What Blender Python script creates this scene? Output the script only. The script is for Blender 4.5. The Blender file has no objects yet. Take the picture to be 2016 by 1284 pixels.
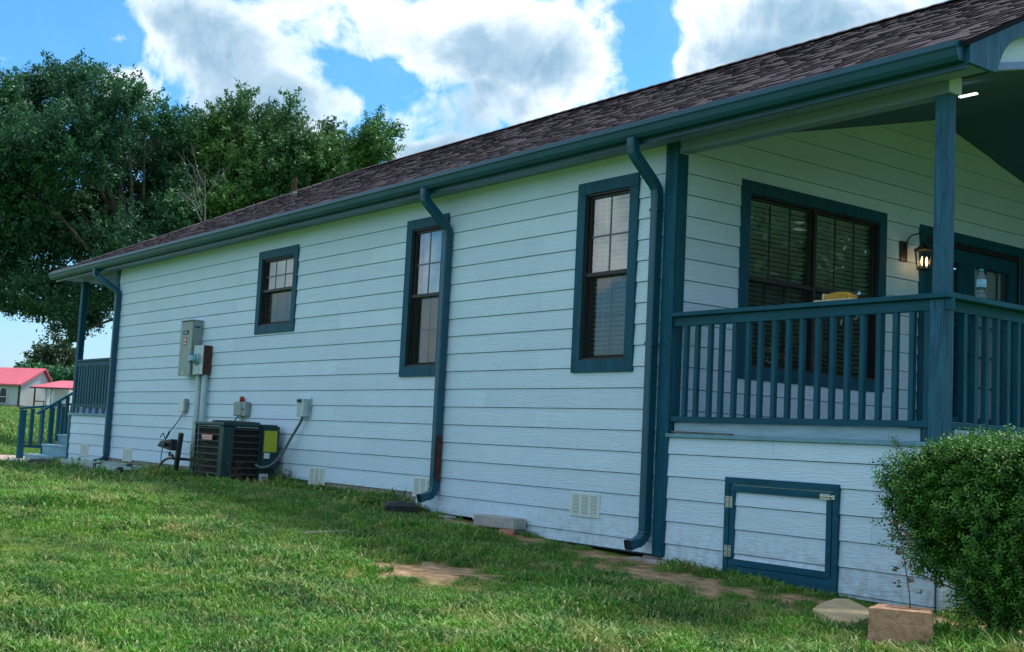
import bpy, bmesh, math, random
import numpy as np
from mathutils import Vector, Matrix, Euler, noise as mnoise

SC = bpy.context.scene
COL = SC.collection
rnd = random.Random(7)
rng = np.random.default_rng(11)
R = math.radians

# ------------------------------------------------------------------ camera
YAW, PITCH, ROLL = R(53.0505), R(5.3433), R(2.7770)
CAM = Vector((7.3228, -7.1503, -0.5055)); FPX = 2444.45
fw = Vector((-math.sin(YAW)*math.cos(PITCH), math.cos(YAW)*math.cos(PITCH), math.sin(PITCH)))
r0 = Vector((math.cos(YAW), math.sin(YAW), 0)); u0 = r0.cross(fw)
rt = r0*math.cos(ROLL)+u0*math.sin(ROLL); up = u0*math.cos(ROLL)-r0*math.sin(ROLL)
cam_d = bpy.data.cameras.new('camera'); cam = bpy.data.objects.new('camera', cam_d); COL.objects.link(cam)
cam.matrix_world = Matrix((( rt.x, up.x, -fw.x, CAM.x), (rt.y, up.y, -fw.y, CAM.y), (rt.z, up.z, -fw.z, CAM.z), (0,0,0,1)))
cam_d.sensor_width = 36; cam_d.lens = FPX/2016*36
cam_d.clip_start = 0.05; cam_d.clip_end = 3000
SC.camera = cam
def ray(px, py): return (fw+rt*((px-1008)/FPX)-up*((py-642)/FPX))
def at(px, py, dist): return CAM+ray(px, py)*dist       # point seen at a photo pixel, at a depth in metres

# ------------------------------------------------------------------ sky and sun
SUN_EL, SUN_AZ = R(62), R(6)     # azimuth measured from +y towards +x
sdir = Vector((math.sin(SUN_AZ)*math.cos(SUN_EL), math.cos(SUN_AZ)*math.cos(SUN_EL), math.sin(SUN_EL)))
sun_d = bpy.data.lights.new('sun', 'SUN'); sun = bpy.data.objects.new('sun', sun_d); COL.objects.link(sun)
sun_d.energy = 2.6; sun_d.angle = R(12); sun_d.color = (1.0, 0.97, 0.92)
sun.rotation_euler = (-sdir).to_track_quat('-Z', 'Y').to_euler(); sun.location = (0, 0, 30)
SC.view_settings.view_transform = 'Standard'; SC.view_settings.look = 'None'
SC.view_settings.exposure = 0.86; SC.view_settings.gamma = 1.0; SC.view_settings.use_curve_mapping = False

W = bpy.data.worlds.new('World'); SC.world = W; W.use_nodes = True
nt = W.node_tree; N = nt.nodes; L = nt.links; N.clear()
def nd(t, **k):
    n = N.new(t)
    for a, b in k.items(): setattr(n, a, b)
    return n
def mth(op, a, b=None, clamp=False):
    n = nd('ShaderNodeMath', operation=op, use_clamp=clamp)
    for i, v in enumerate((a, b)):
        if v is None: continue
        if isinstance(v, (int, float)): n.inputs[i].default_value = v
        else: L.new(v, n.inputs[i])
    return n.outputs[0]
def mrange(v, a, b, c=0, d=1, smooth=True):
    n = nd('ShaderNodeMapRange'); n.interpolation_type = 'SMOOTHSTEP' if smooth else 'LINEAR'
    L.new(v, n.inputs[0])
    for i, q in enumerate((a, b, c, d)): n.inputs[i+1].default_value = q
    return n.outputs[0]
def mixc(f, a, b):
    n = nd('ShaderNodeMix', data_type='RGBA')
    if isinstance(f, (int, float)): n.inputs[0].default_value = f
    else: L.new(f, n.inputs[0])
    for i, v in ((6, a), (7, b)):
        if isinstance(v, tuple): n.inputs[i].default_value = (*v, 1)
        else: L.new(v, n.inputs[i])
    return n.outputs[2]
tc = nd('ShaderNodeTexCoord'); DIR = tc.outputs['Generated']
sky = nd('ShaderNodeTexSky', sky_type='NISHITA'); sky.sun_disc = False
sky.sun_elevation = SUN_EL; sky.sun_rotation = SUN_AZ; sky.air_density = 1.0; sky.dust_density = 0.6; sky.ozone_density = 2.5
SKYS = 0.083
skyc = nd('ShaderNodeVectorMath', operation='MULTIPLY'); L.new(sky.outputs[0], skyc.inputs[0])
skyc.inputs[1].default_value = (SKYS*0.55, SKYS*1.15, SKYS*1.50)
def noise(scale, detail=8, rough=.55, vec=DIR, dist=0.0):
    n = nd('ShaderNodeTexNoise'); n.inputs['Scale'].default_value = scale; n.inputs['Detail'].default_value = detail
    n.inputs['Roughness'].default_value = rough; n.inputs['Distortion'].default_value = dist; L.new(vec, n.inputs['Vector'])
    return n.outputs[0]
BLOBS = [ # where each cloud stands in the sky: photo px x, y, half width, half height, tilt, weight
 (330,50,110,60,20,1.0),(440,105,190,95,12,1.2),(560,185,150,70,25,1.1),(650,205,80,50,0,.8),(265,165,75,45,20,1.0),(480,200,170,60,0,.8),
 (930,75,300,120,12,1.1),(1060,120,190,110,10,1.0),(660,45,190,60,8,.62),(235,75,60,35,10,.9),(1180,150,90,100,0,.5),(960,170,180,70,20,.8),(1100,235,120,50,-20,.7),
 (1480,110,190,80,-18,1.2),(1600,30,250,90,-10,1.1),(1380,170,130,45,-20,.8),(1340,30,40,25,0,.45),
 (830,300,90,28,-10,.8),(340,15,90,40,0,.5),(60,110,160,30,0,.25),(420,15,160,40,0,.35)]
acc = None
for (bx, by, hw, hh, tl, wt) in BLOBS:
    d = ray(bx, by).normalized()
    rr = (rt-d*rt.dot(d)).normalized(); uu = d.cross(rr)*-1.0
    if uu.dot(up) < 0: uu = -uu
    c, s = math.cos(R(-tl)), math.sin(R(-tl))
    ax = rr*c+uu*s; ay = uu*c-rr*s
    az = ax.cross(ay)
    mp = nd('ShaderNodeMapping', vector_type='TEXTURE'); L.new(DIR, mp.inputs[0])
    mp.inputs['Location'].default_value = d
    mp.inputs['Rotation'].default_value = Matrix(((ax.x,ay.x,az.x),(ax.y,ay.y,az.y),(ax.z,ay.z,az.z))).to_euler()
    mp.inputs['Scale'].default_value = (1.5*hw/FPX, 1.5*hh/FPX, 1.0)
    g = nd('ShaderNodeTexGradient', gradient_type='SPHERICAL'); L.new(mp.outputs[0], g.inputs[0])
    v = mth('MULTIPLY', g.outputs['Fac'], wt)
    acc = v if acc is None else mth('MAXIMUM', acc, v)
for (bx, by, hw, hh, tl) in [(765,165,60,45,40),(815,225,100,50,-25),(1290,95,45,75,0),(160,60,90,60,0),(700,330,80,40,0)]:   # clear gaps of blue between them
    d = ray(bx, by).normalized(); rr = (rt-d*rt.dot(d)).normalized(); uu = rr.cross(d)
    if uu.dot(up) < 0: uu = -uu
    c, s = math.cos(R(-tl)), math.sin(R(-tl)); ax = rr*c+uu*s; ay = uu*c-rr*s; az = ax.cross(ay)
    mp = nd('ShaderNodeMapping', vector_type='TEXTURE'); L.new(DIR, mp.inputs[0]); mp.inputs['Location'].default_value = d
    mp.inputs['Rotation'].default_value = Matrix(((ax.x,ay.x,az.x),(ax.y,ay.y,az.y),(ax.z,ay.z,az.z))).to_euler()
    mp.inputs['Scale'].default_value = (1.5*hw/FPX, 1.5*hh/FPX, 1.0)
    g = nd('ShaderNodeTexGradient', gradient_type='SPHERICAL'); L.new(mp.outputs[0], g.inputs[0])
    acc = mth('SUBTRACT', acc, mth('MULTIPLY', g.outputs['Fac'], .75))
# elsewhere the sky carries more cloud, cover raised to brighten the shaded wall
home = ray(900, 420).normalized()
dt = nd('ShaderNodeVectorMath', operation='DOT_PRODUCT'); L.new(DIR, dt.inputs[0]); dt.inputs[1].default_value = home
away = mrange(dt.outputs['Value'], math.cos(R(34)), math.cos(R(24)), 1, 0)
big = mrange(noise(2.6, 3, .5), .36, .56)
acc = mth('MAXIMUM', acc, mth('MULTIPLY', mth('MULTIPLY', big, away), .95))
nz = noise(9, 12, .60, dist=.6); nz2 = noise(30, 10, .62, dist=.5)
dens = mth('ADD', acc, mth('MULTIPLY', mth('SUBTRACT', nz, .50), 2.1))
dens = mth('ADD', dens, mth('MULTIPLY', mth('SUBTRACT', nz2, .5), .85))
mask = mrange(dens, .14, .56)
thin = mth('MULTIPLY', mrange(noise(5, 6, .6, dist=.5), .45, .8), .38)
mask = mth('MAXIMUM', mask, thin)
body = mrange(mth('ADD', dens, mth('MULTIPLY', mth('SUBTRACT', noise(7, 5, .55), .5), 2.0)), .15, 1.0)
fine = mrange(nz2, .3, .7)
CL = .78
ccol = mixc(body, (.86*CL, .93*CL, 1.0*CL), (.20*CL, .36*CL, .50*CL))
ccol = mixc(mth('MULTIPLY', fine, .16), ccol, (.95, .97, 1.0))
sep = nd('ShaderNodeSeparateXYZ'); L.new(DIR, sep.inputs[0])
hz = mrange(sep.outputs[2], -.02, .17, 1, 0)
skymix = mixc(mask, skyc.outputs[0], ccol)
skymix = mixc(mth('MULTIPLY', hz, .95), skymix, (.335, .43, .50))
bg = nd('ShaderNodeBackground'); L.new(skymix, bg.inputs[0]); bg.inputs[1].default_value = 1.0
wo = nd('ShaderNodeOutputWorld'); L.new(bg.outputs[0], wo.inputs[0])

# ------------------------------------------------------------------ materials
def mat(name, col, rough=.6, metal=0.0, spec=.4, var=.0, vscale=6, bump=0.0, bscale=40, stretch=(1,1,1), col2=None, objvar=0.0, trans=0.0, dist=0.0, detail=5, coat=0.0):
    m = bpy.data.materials.new(name); m.use_nodes = True
    t = m.node_tree; n = t.nodes; l = t.links; b = n['Principled BSDF']
    b.inputs['Roughness'].default_value = rough; b.inputs['Metallic'].default_value = metal
    b.inputs['Specular IOR Level'].default_value = spec; b.inputs['Base Color'].default_value = (*col, 1)
    if coat: b.inputs['Coat Weight'].default_value = coat
    geo = n.new('ShaderNodeNewGeometry'); oi = n.new('ShaderNodeObjectInfo')
    mp = n.new('ShaderNodeMapping'); mp.inputs['Scale'].default_value = stretch; l.new(geo.outputs['Position'], mp.inputs[0])
    off = n.new('ShaderNodeVectorMath'); off.operation = 'SCALE'; off.inputs[0].default_value = (37, 11, 23); l.new(oi.outputs['Random'], off.inputs['Scale'])
    add = n.new('ShaderNodeVectorMath'); add.operation = 'ADD'; l.new(mp.outputs[0], add.inputs[0]); l.new(off.outputs[0], add.inputs[1])
    V = add.outputs[0]
    cur = None
    if var or col2:
        nz = n.new('ShaderNodeTexNoise'); nz.inputs['Scale'].default_value = vscale; nz.inputs['Detail'].default_value = detail; nz.inputs['Distortion'].default_value = dist; l.new(V, nz.inputs['Vector'])
        r = n.new('ShaderNodeMapRange'); r.inputs[1].default_value = .3; r.inputs[2].default_value = .7; l.new(nz.outputs[0], r.inputs[0])
        mx = n.new('ShaderNodeMix'); mx.data_type = 'RGBA'; l.new(r.outputs[0], mx.inputs[0])
        c2 = col2 if col2 else tuple(c*(1+var) for c in col); c1 = col if col2 else tuple(c*(1-var) for c in col)
        mx.inputs[6].default_value = (*c1, 1); mx.inputs[7].default_value = (*c2, 1); cur = mx.outputs[2]
        l.new(cur, b.inputs['Base Color'])
    if objvar:
        r = n.new('ShaderNodeMapRange'); r.inputs[3].default_value = 1-objvar; r.inputs[4].default_value = 1+objvar; l.new(oi.outputs['Random'], r.inputs[0])
        h = n.new('ShaderNodeVectorMath'); h.operation = 'SCALE'
        if cur: l.new(cur, h.inputs[0])
        else: h.inputs[0].default_value = col
        l.new(r.outputs[0], h.inputs['Scale']); l.new(h.outputs[0], b.inputs['Base Color'])
    if bump:
        nb = n.new('ShaderNodeTexNoise'); nb.inputs['Scale'].default_value = bscale; nb.inputs['Detail'].default_value = 4; nb.inputs['Distortion'].default_value = dist; l.new(V, nb.inputs['Vector'])
        bp = n.new('ShaderNodeBump'); bp.inputs['Strength'].default_value = bump; bp.inputs['Distance'].default_value = .01
        l.new(nb.outputs[0], bp.inputs['Height']); l.new(bp.outputs[0], b.inputs['Normal'])
    if trans:
        tr = n.new('ShaderNodeBsdfTranslucent'); ms = n.new('ShaderNodeMixShader'); ms.inputs[0].default_value = trans
        if cur: l.new(cur, tr.inputs[0])
        else: tr.inputs[0].default_value = (*col, 1)
        l.new(b.outputs[0], ms.inputs[1]); l.new(tr.outputs[0], ms.inputs[2]); l.new(ms.outputs[0], n['Material Output'].inputs[0])
    return m

def siding_mat(name, stretch):
    """painted fibre-cement board with embossed cedar grain, its own grain on each board"""
    m = bpy.data.materials.new(name); m.use_nodes = True
    t = m.node_tree; n = t.nodes; l = t.links; b = n['Principled BSDF']
    b.inputs['Roughness'].default_value = .55; b.inputs['Specular IOR Level'].default_value = .35
    geo = n.new('ShaderNodeNewGeometry'); oi = n.new('ShaderNodeObjectInfo')
    off = n.new('ShaderNodeVectorMath'); off.operation = 'SCALE'; off.inputs[0].default_value = (31, 17, 13); l.new(oi.outputs['Random'], off.inputs['Scale'])
    add = n.new('ShaderNodeVectorMath'); add.operation = 'ADD'; l.new(geo.outputs['Position'], add.inputs[0]); l.new(off.outputs[0], add.inputs[1])
    mp = n.new('ShaderNodeMapping'); mp.inputs['Scale'].default_value = stretch; l.new(add.outputs[0], mp.inputs[0])
    n1 = n.new('ShaderNodeTexNoise'); n1.inputs['Scale'].default_value = 1.0; n1.inputs['Detail'].default_value = 2; l.new(mp.outputs[0], n1.inputs['Vector'])
    ml = n.new('ShaderNodeMath'); ml.operation = 'MULTIPLY'; ml.inputs[1].default_value = 75; l.new(n1.outputs[0], ml.inputs[0])
    sn = n.new('ShaderNodeMath'); sn.operation = 'SINE'; l.new(ml.outputs[0], sn.inputs[0])
    n2 = n.new('ShaderNodeTexNoise'); n2.inputs['Scale'].default_value = 9.0; n2.inputs['Detail'].default_value = 5; l.new(mp.outputs[0], n2.inputs['Vector'])
    a2 = n.new('ShaderNodeMath'); a2.operation = 'MULTIPLY_ADD'; a2.inputs[1].default_value = 2.2; l.new(n2.outputs[0], a2.inputs[0]); l.new(sn.outputs[0], a2.inputs[2])
    bp = n.new('ShaderNodeBump'); bp.inputs['Strength'].default_value = .42; bp.inputs['Distance'].default_value = .002
    l.new(a2.outputs[0], bp.inputs['Height']); l.new(bp.outputs[0], b.inputs['Normal'])
    n3 = n.new('ShaderNodeTexNoise'); n3.inputs['Scale'].default_value = 2.3; n3.inputs['Detail'].default_value = 6; l.new(geo.outputs['Position'], n3.inputs['Vector'])
    mx = n.new('ShaderNodeMix'); mx.data_type = 'RGBA'; l.new(n3.outputs[0], mx.inputs[0])
    mx.inputs[6].default_value = (.59, .76, .92, 1); mx.inputs[7].default_value = (.69, .85, .98, 1)
    # splashed soil in the lowest quarter metre
    sp = n.new('ShaderNodeSeparateXYZ'); l.new(geo.outputs['Position'], sp.inputs[0])
    rg = n.new('ShaderNodeMapRange'); rg.inputs[1].default_value = -1.02; rg.inputs[2].default_value = -1.45; rg.inputs[3].default_value = 0; rg.inputs[4].default_value = .8; l.new(sp.outputs[2], rg.inputs[0])
    n4 = n.new('ShaderNodeTexNoise'); n4.inputs['Scale'].default_value = 14; n4.inputs['Detail'].default_value = 8; l.new(geo.outputs['Position'], n4.inputs['Vector'])
    r4 = n.new('ShaderNodeMapRange'); r4.inputs[1].default_value = .42; r4.inputs[2].default_value = .75; l.new(n4.outputs[0], r4.inputs[0])
    mm = n.new('ShaderNodeMath'); mm.operation = 'MULTIPLY'; l.new(rg.outputs[0], mm.inputs[0]); l.new(r4.outputs[0], mm.inputs[1])
    m2 = n.new('ShaderNodeMix'); m2.data_type = 'RGBA'; l.new(mm.outputs[0], m2.inputs[0]); l.new(mx.outputs[2], m2.inputs[6]); m2.inputs[7].default_value = (.36, .31, .26, 1)
    rv = n.new('ShaderNodeMapRange'); rv.inputs[3].default_value = .95; rv.inputs[4].default_value = 1.03; l.new(oi.outputs['Random'], rv.inputs[0])
    sc = n.new('ShaderNodeVectorMath'); sc.operation = 'SCALE'; l.new(m2.outputs[2], sc.inputs[0]); l.new(rv.outputs[0], sc.inputs['Scale'])
    l.new(sc.outputs[0], b.inputs['Base Color'])
    return m

TEAL = (.002, .080, .132)
M = dict(
 siding=siding_mat('siding_paint', (1.3, 1.3, 13)),
 siding_y=siding_mat('siding_paint_end', (1.3, 1.3, 13)),
 trim=mat('teal_trim_paint', TEAL, .55, var=.25, vscale=3, bump=.25, bscale=9, stretch=(6, 6, .8), spec=.25),
 trimh=mat('teal_trim_paint_level', TEAL, .55, var=.25, vscale=3, bump=.25, bscale=9, stretch=(.8, .8, 6), spec=.25),
 gutter=mat('teal_gutter_metal', (.003, .078, .130), .36, var=.12, vscale=2.5, spec=.5, bump=.06, bscale=5),
 post=mat('stained_teal_wood', (.003, .060, .130), .6, col2=(.020, .150, .240), vscale=2.4, stretch=(7, 7, .9), bump=.4, bscale=14, dist=1.6),
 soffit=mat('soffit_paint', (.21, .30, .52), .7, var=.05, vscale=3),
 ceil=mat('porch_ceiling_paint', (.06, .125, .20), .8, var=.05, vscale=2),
 rough_white=mat('textured_white_panel', (.62, .76, .82), .7, bump=.9, bscale=12, stretch=(1, 1, 2), dist=1.5),
 bronze=mat('bronze_window_metal', (.018, .018, .017), .45, var=.2, vscale=8),
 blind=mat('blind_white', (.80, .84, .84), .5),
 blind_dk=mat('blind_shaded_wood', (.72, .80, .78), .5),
 curtain=mat('curtain_cloth', (.75, .78, .78), .8, trans=.3, var=.08, vscale=14, stretch=(6, 6, .3)),
 found2=mat('painted_nail', (.36, .52, .60), .5),
 lap_shade=mat('teal_lap_shade', (.045, .10, .13), .9),  # dark teal painted in for the shadow line under each lap
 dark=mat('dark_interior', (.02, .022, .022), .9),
 found=mat('concrete_foundation', (.42, .36, .32), .9, var=.25, vscale=10, bump=.5, bscale=30),
 concrete=mat('weathered_concrete', (.40, .39, .37), .9, var=.2, vscale=12, bump=.6, bscale=60),
 pad=mat('pale_concrete_pad', (.46, .36, .29), .9, var=.2, vscale=5, bump=.4, bscale=40),
 block=mat('tan_split_block', (.44, .22, .13), .95, col2=(.62, .37, .24), vscale=22, bump=1.0, bscale=70, detail=8),
 stone=mat('tan_paver', (.56, .38, .20), .9, col2=(.72, .53, .33), vscale=9, bump=.7, bscale=45),
 brickbit=mat('broken_red_brick', (.40, .17, .10), .9, var=.3, vscale=25, bump=.8, bscale=60),
 black=mat('black_plastic', (.018, .022, .026), .5, var=.3, vscale=12, spec=.5),
 blackm=mat('black_iron', (.010, .010, .011), .45, spec=.5),
 white=mat('white_plastic', (.72, .76, .76), .45),
 vent=mat('vent_plastic', (.70, .78, .74), .55),
 grey=mat('grey_enamel_box', (.27, .34, .33), .45, var=.08, vscale=6),
 galv=mat('galvanised_face', (.42, .52, .54), .42, metal=.35, var=.18, vscale=14),
 rust=mat('rusty_metal', (.075, .032, .024), .75, var=.5, vscale=18, bump=.3),
 pvc=mat('grey_pvc_pipe', (.42, .54, .54), .5, var=.08, vscale=7),
 cable=mat('black_cable', (.015, .015, .018), .6),
 conduit=mat('grey_flexible_conduit', (.12, .15, .17), .6),
 copper=mat('brown_hose', (.16, .10, .09), .7),
 acg=mat('dark_green_enamel', (.006, .040, .045), .45, var=.15, vscale=5),
 acr=mat('grille_louver_metal', (.04, .052, .05), .6),
 coil=mat('dusty_condenser_coil', (.018, .015, .016), .85, var=.6, vscale=30),
 red=mat('red_label', (.50, .06, .05), .5), redp=mat('red_indicator', (.42, .03, .02), .3),
 yellow=mat('yellow_label', (.42, .45, .03), .6), paper=mat('paper_label', (.66, .72, .72), .6), ink=mat('dark_print', (.02, .03, .05), .6), blue=mat('blue_sticker', (.01, .05, .18), .5),
 alu=mat('painted_aluminium', (.36, .46, .44), .5, var=.35, vscale=9, metal=.15),
 chrome=mat('zinc_plated_steel', (.55, .56, .50), .35, metal=.8, var=.2, vscale=60),
 step=mat('blue_step_paint', (.16, .34, .42), .6, var=.18, vscale=6, bump=.2),
 porchband=mat('pale_deck_skirt', (.30, .45, .56), .65, var=.14, vscale=5, bump=.3, bscale=12, stretch=(1, 1, 8)),
 deck=mat('deck_boards', (.05, .11, .14), .7, var=.2, vscale=6),
 oldwood=mat('old_grey_wood', (.14, .13, .12), .9, var=.4, vscale=12, bump=.5, bscale=30, stretch=(1, 1, 6)),
 slat=mat('grey_board', (.22, .22, .20), .9, var=.3, vscale=20),
 bristle=mat('yellow_bristle', (.70, .36, .03), .8, col2=(.90, .62, .18), vscale=60),
 handle=mat('pale_wood_handle', (.60, .47, .33), .6, var=.15, vscale=30),
 bark=mat('grey_bark', (.10, .085, .07), .95, var=.35, vscale=9, bump=.8, bscale=20),
 deadbark=mat('pale_dead_wood', (.22, .20, .19), .9, var=.2, vscale=9),
 twig=mat('shrub_stem', (.10, .07, .045), .9, var=.2, vscale=20),
 nwall=mat('neighbour_white_siding', (.50, .55, .56), .7, var=.06, vscale=1.5), nroof=mat('red_metal_roof', (.66, .14, .18), .55, var=.06, vscale=.6),
 ntrim=mat('neighbour_dark_trim', (.06, .05, .05), .7), nbase=mat('neighbour_brick_base', (.24, .21, .19), .9, var=.3, vscale=6),
 nglass=mat('neighbour_window_glass', (.02, .025, .03), .15),
 cap=mat('teal_cap', (.02, .30, .28), .4),
)
def glass_mat(name, tint=(.93, .97, .97), ior=1.5, rough=0.0, boost=1.0):
    m = bpy.data.materials.new(name); m.use_nodes = True; t = m.node_tree; n = t.nodes; l = t.links; n.clear()
    tr = n.new('ShaderNodeBsdfTransparent'); tr.inputs[0].default_value = (*tint, 1)
    gl = n.new('ShaderNodeBsdfGlossy'); gl.inputs['Roughness'].default_value = rough
    geo = n.new('ShaderNodeNewGeometry'); dp = n.new('ShaderNodeVectorMath'); dp.operation = 'DOT_PRODUCT'; l.new(geo.outputs['Normal'], dp.inputs[0]); l.new(geo.outputs['Incoming'], dp.inputs[1])
    def mm(op, x, y):
        q = n.new('ShaderNodeMath'); q.operation = op; q.use_clamp = True
        for i, v in enumerate((x, y)):
            if v is None: continue
            if isinstance(v, (int, float)): q.inputs[i].default_value = v
            else: l.new(v, q.inputs[i])
        return q.outputs[0]
    ab_ = n.new('ShaderNodeMath'); ab_.operation = 'ABSOLUTE'; l.new(dp.outputs['Value'], ab_.inputs[0])
    sch = mm('ADD', mm('MULTIPLY', mm('POWER', mm('SUBTRACT', 1.0, ab_.outputs[0]), 5.0), .92), .045*boost)
    mx = n.new('ShaderNodeMixShader'); l.new(sch, mx.inputs[0]); l.new(tr.outputs[0], mx.inputs[1]); l.new(gl.outputs[0], mx.inputs[2])
    o = n.new('ShaderNodeOutputMaterial'); l.new(mx.outputs[0], o.inputs[0]); return m
M['glass'] = glass_mat('window_glass', boost=6.0)
M['lantern_glass'] = glass_mat('lantern_glass', boost=.7)
M['bottle'] = glass_mat('clear_bottle_plastic', tint=(.55, .85, .95), boost=2.2)
def screen_mat():
    m = bpy.data.materials.new('insect_screen'); m.use_nodes = True; t = m.node_tree; n = t.nodes; l = t.links; n.clear()
    tr = n.new('ShaderNodeBsdfTransparent'); df = n.new('ShaderNodeBsdfDiffuse'); df.inputs[0].default_value = (.03, .035, .035, 1)
    mx = n.new('ShaderNodeMixShader'); mx.inputs[0].default_value = .36; l.new(tr.outputs[0], mx.inputs[1]); l.new(df.outputs[0], mx.inputs[2])
    o = n.new('ShaderNodeOutputMaterial'); l.new(mx.outputs[0], o.inputs[0]); return m
M['screen'] = screen_mat()
def emit_mat(name, col, s):
    m = bpy.data.materials.new(name); m.use_nodes = True; b = m.node_tree.nodes['Principled BSDF']
    b.inputs['Base Color'].default_value = (*col, 1); b.inputs['Emission Color'].default_value = (*col, 1); b.inputs['Emission Strength'].default_value = s; return m
M['flame'] = emit_mat('lamp_filament', (1.0, .62, .25), 3.0)
M['light'] = emit_mat('ceiling_lamp_tube', (.95, 1.0, .95), 1.2)

def leaf_mat(name, c_dark, c_light, trans=.25, rough=.45, spec=.4):
    m = bpy.data.materials.new(name); m.use_nodes = True; t = m.node_tree; n = t.nodes; l = t.links; b = n['Principled BSDF']
    b.inputs['Roughness'].default_value = rough; b.inputs['Specular IOR Level'].default_value = spec
    at_ = n.new('ShaderNodeAttribute'); at_.attribute_name = 'tone'
    mx = n.new('ShaderNodeMix'); mx.data_type = 'RGBA'; l.new(at_.outputs['Fac'], mx.inputs[0]); mx.inputs[6].default_value = (*c_dark, 1); mx.inputs[7].default_value = (*c_light, 1)
    l.new(mx.outputs[2], b.inputs['Base Color'])
    tr = n.new('ShaderNodeBsdfTranslucent'); l.new(mx.outputs[2], tr.inputs[0]); ms = n.new('ShaderNodeMixShader'); ms.inputs[0].default_value = trans
    l.new(b.outputs[0], ms.inputs[1]); l.new(tr.outputs[0], ms.inputs[2]); l.new(ms.outputs[0], n['Material Output'].inputs[0]); return m
M['leaf_a'] = leaf_mat('oak_leaf', (.015, .080, .055), (.080, .24, .080), .28)
M['leaf_b'] = leaf_mat('bright_oak_leaf', (.020, .095, .055), (.13, .29, .06), .25)
M['leaf_c'] = leaf_mat('far_leaf', (.03, .07, .045), (.10, .15, .06), .2)
M['leaf_s'] = leaf_mat('shrub_leaf', (.008, .055, .012), (.12, .33, .030), .22, rough=.5, spec=.4)
M['leaf_r'] = leaf_mat('reddish_seedling_leaf', (.05, .035, .03), (.10, .11, .05), .15)
M['leaf_w'] = leaf_mat('weed_leaf', (.03, .10, .03), (.10, .20, .06), .25)

# grass and soil
def ground_mat():
    m = bpy.data.materials.new('lawn_soil'); m.use_nodes = True; t = m.node_tree; n = t.nodes; l = t.links; b = n['Principled BSDF']; b.inputs['Roughness'].default_value = .95; b.inputs['Specular IOR Level'].default_value = .1
    geo = n.new('ShaderNodeNewGeometry'); P = geo.outputs['Position']
    def nz(s, d=6, dist=0):
        q = n.new('ShaderNodeTexNoise'); q.inputs['Scale'].default_value = s; q.inputs['Detail'].default_value = d; q.inputs['Distortion'].default_value = dist; l.new(P, q.inputs['Vector']); return q.outputs[0]
    def mr(v, a, b_):
        q = n.new('ShaderNodeMapRange'); q.inputs[1].default_value = a; q.inputs[2].default_value = b_; l.new(v, q.inputs[0]); return q.outputs[0]
    def mx(f, a, c):
        q = n.new('ShaderNodeMix'); q.data_type = 'RGBA'; l.new(f, q.inputs[0])
        for i, v in ((6, a), (7, c)):
            if isinstance(v, tuple): q.inputs[i].default_value = (*v, 1)
            else: l.new(v, q.inputs[i])
        return q.outputs[2]
    g = mx(mr(nz(.9), .35, .65), (.045, .13, .014), (.10, .21, .02))
    g = mx(mr(nz(.12, 4), .5, .7), g, (.15, .17, .035))
    g = mx(mr(nz(40, 4), .45, .8), g, (.10, .085, .03))
    soil = mx(mr(nz(9, 8), .35, .68), (.24, .14, .08), (.62, .40, .235))
    at_ = n.new('ShaderNodeAttribute'); at_.attribute_name = 'soil'
    col = mx(at_.outputs['Fac'], g, soil)
    l.new(col, b.inputs['Base Color'])
    bp = n.new('ShaderNodeBump'); bp.inputs['Strength'].default_value = .8; bp.inputs['Distance'].default_value = .03; l.new(nz(26, 8), bp.inputs['Height']); l.new(bp.outputs[0], b.inputs['Normal'])
    return m
M['ground'] = ground_mat()
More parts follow.
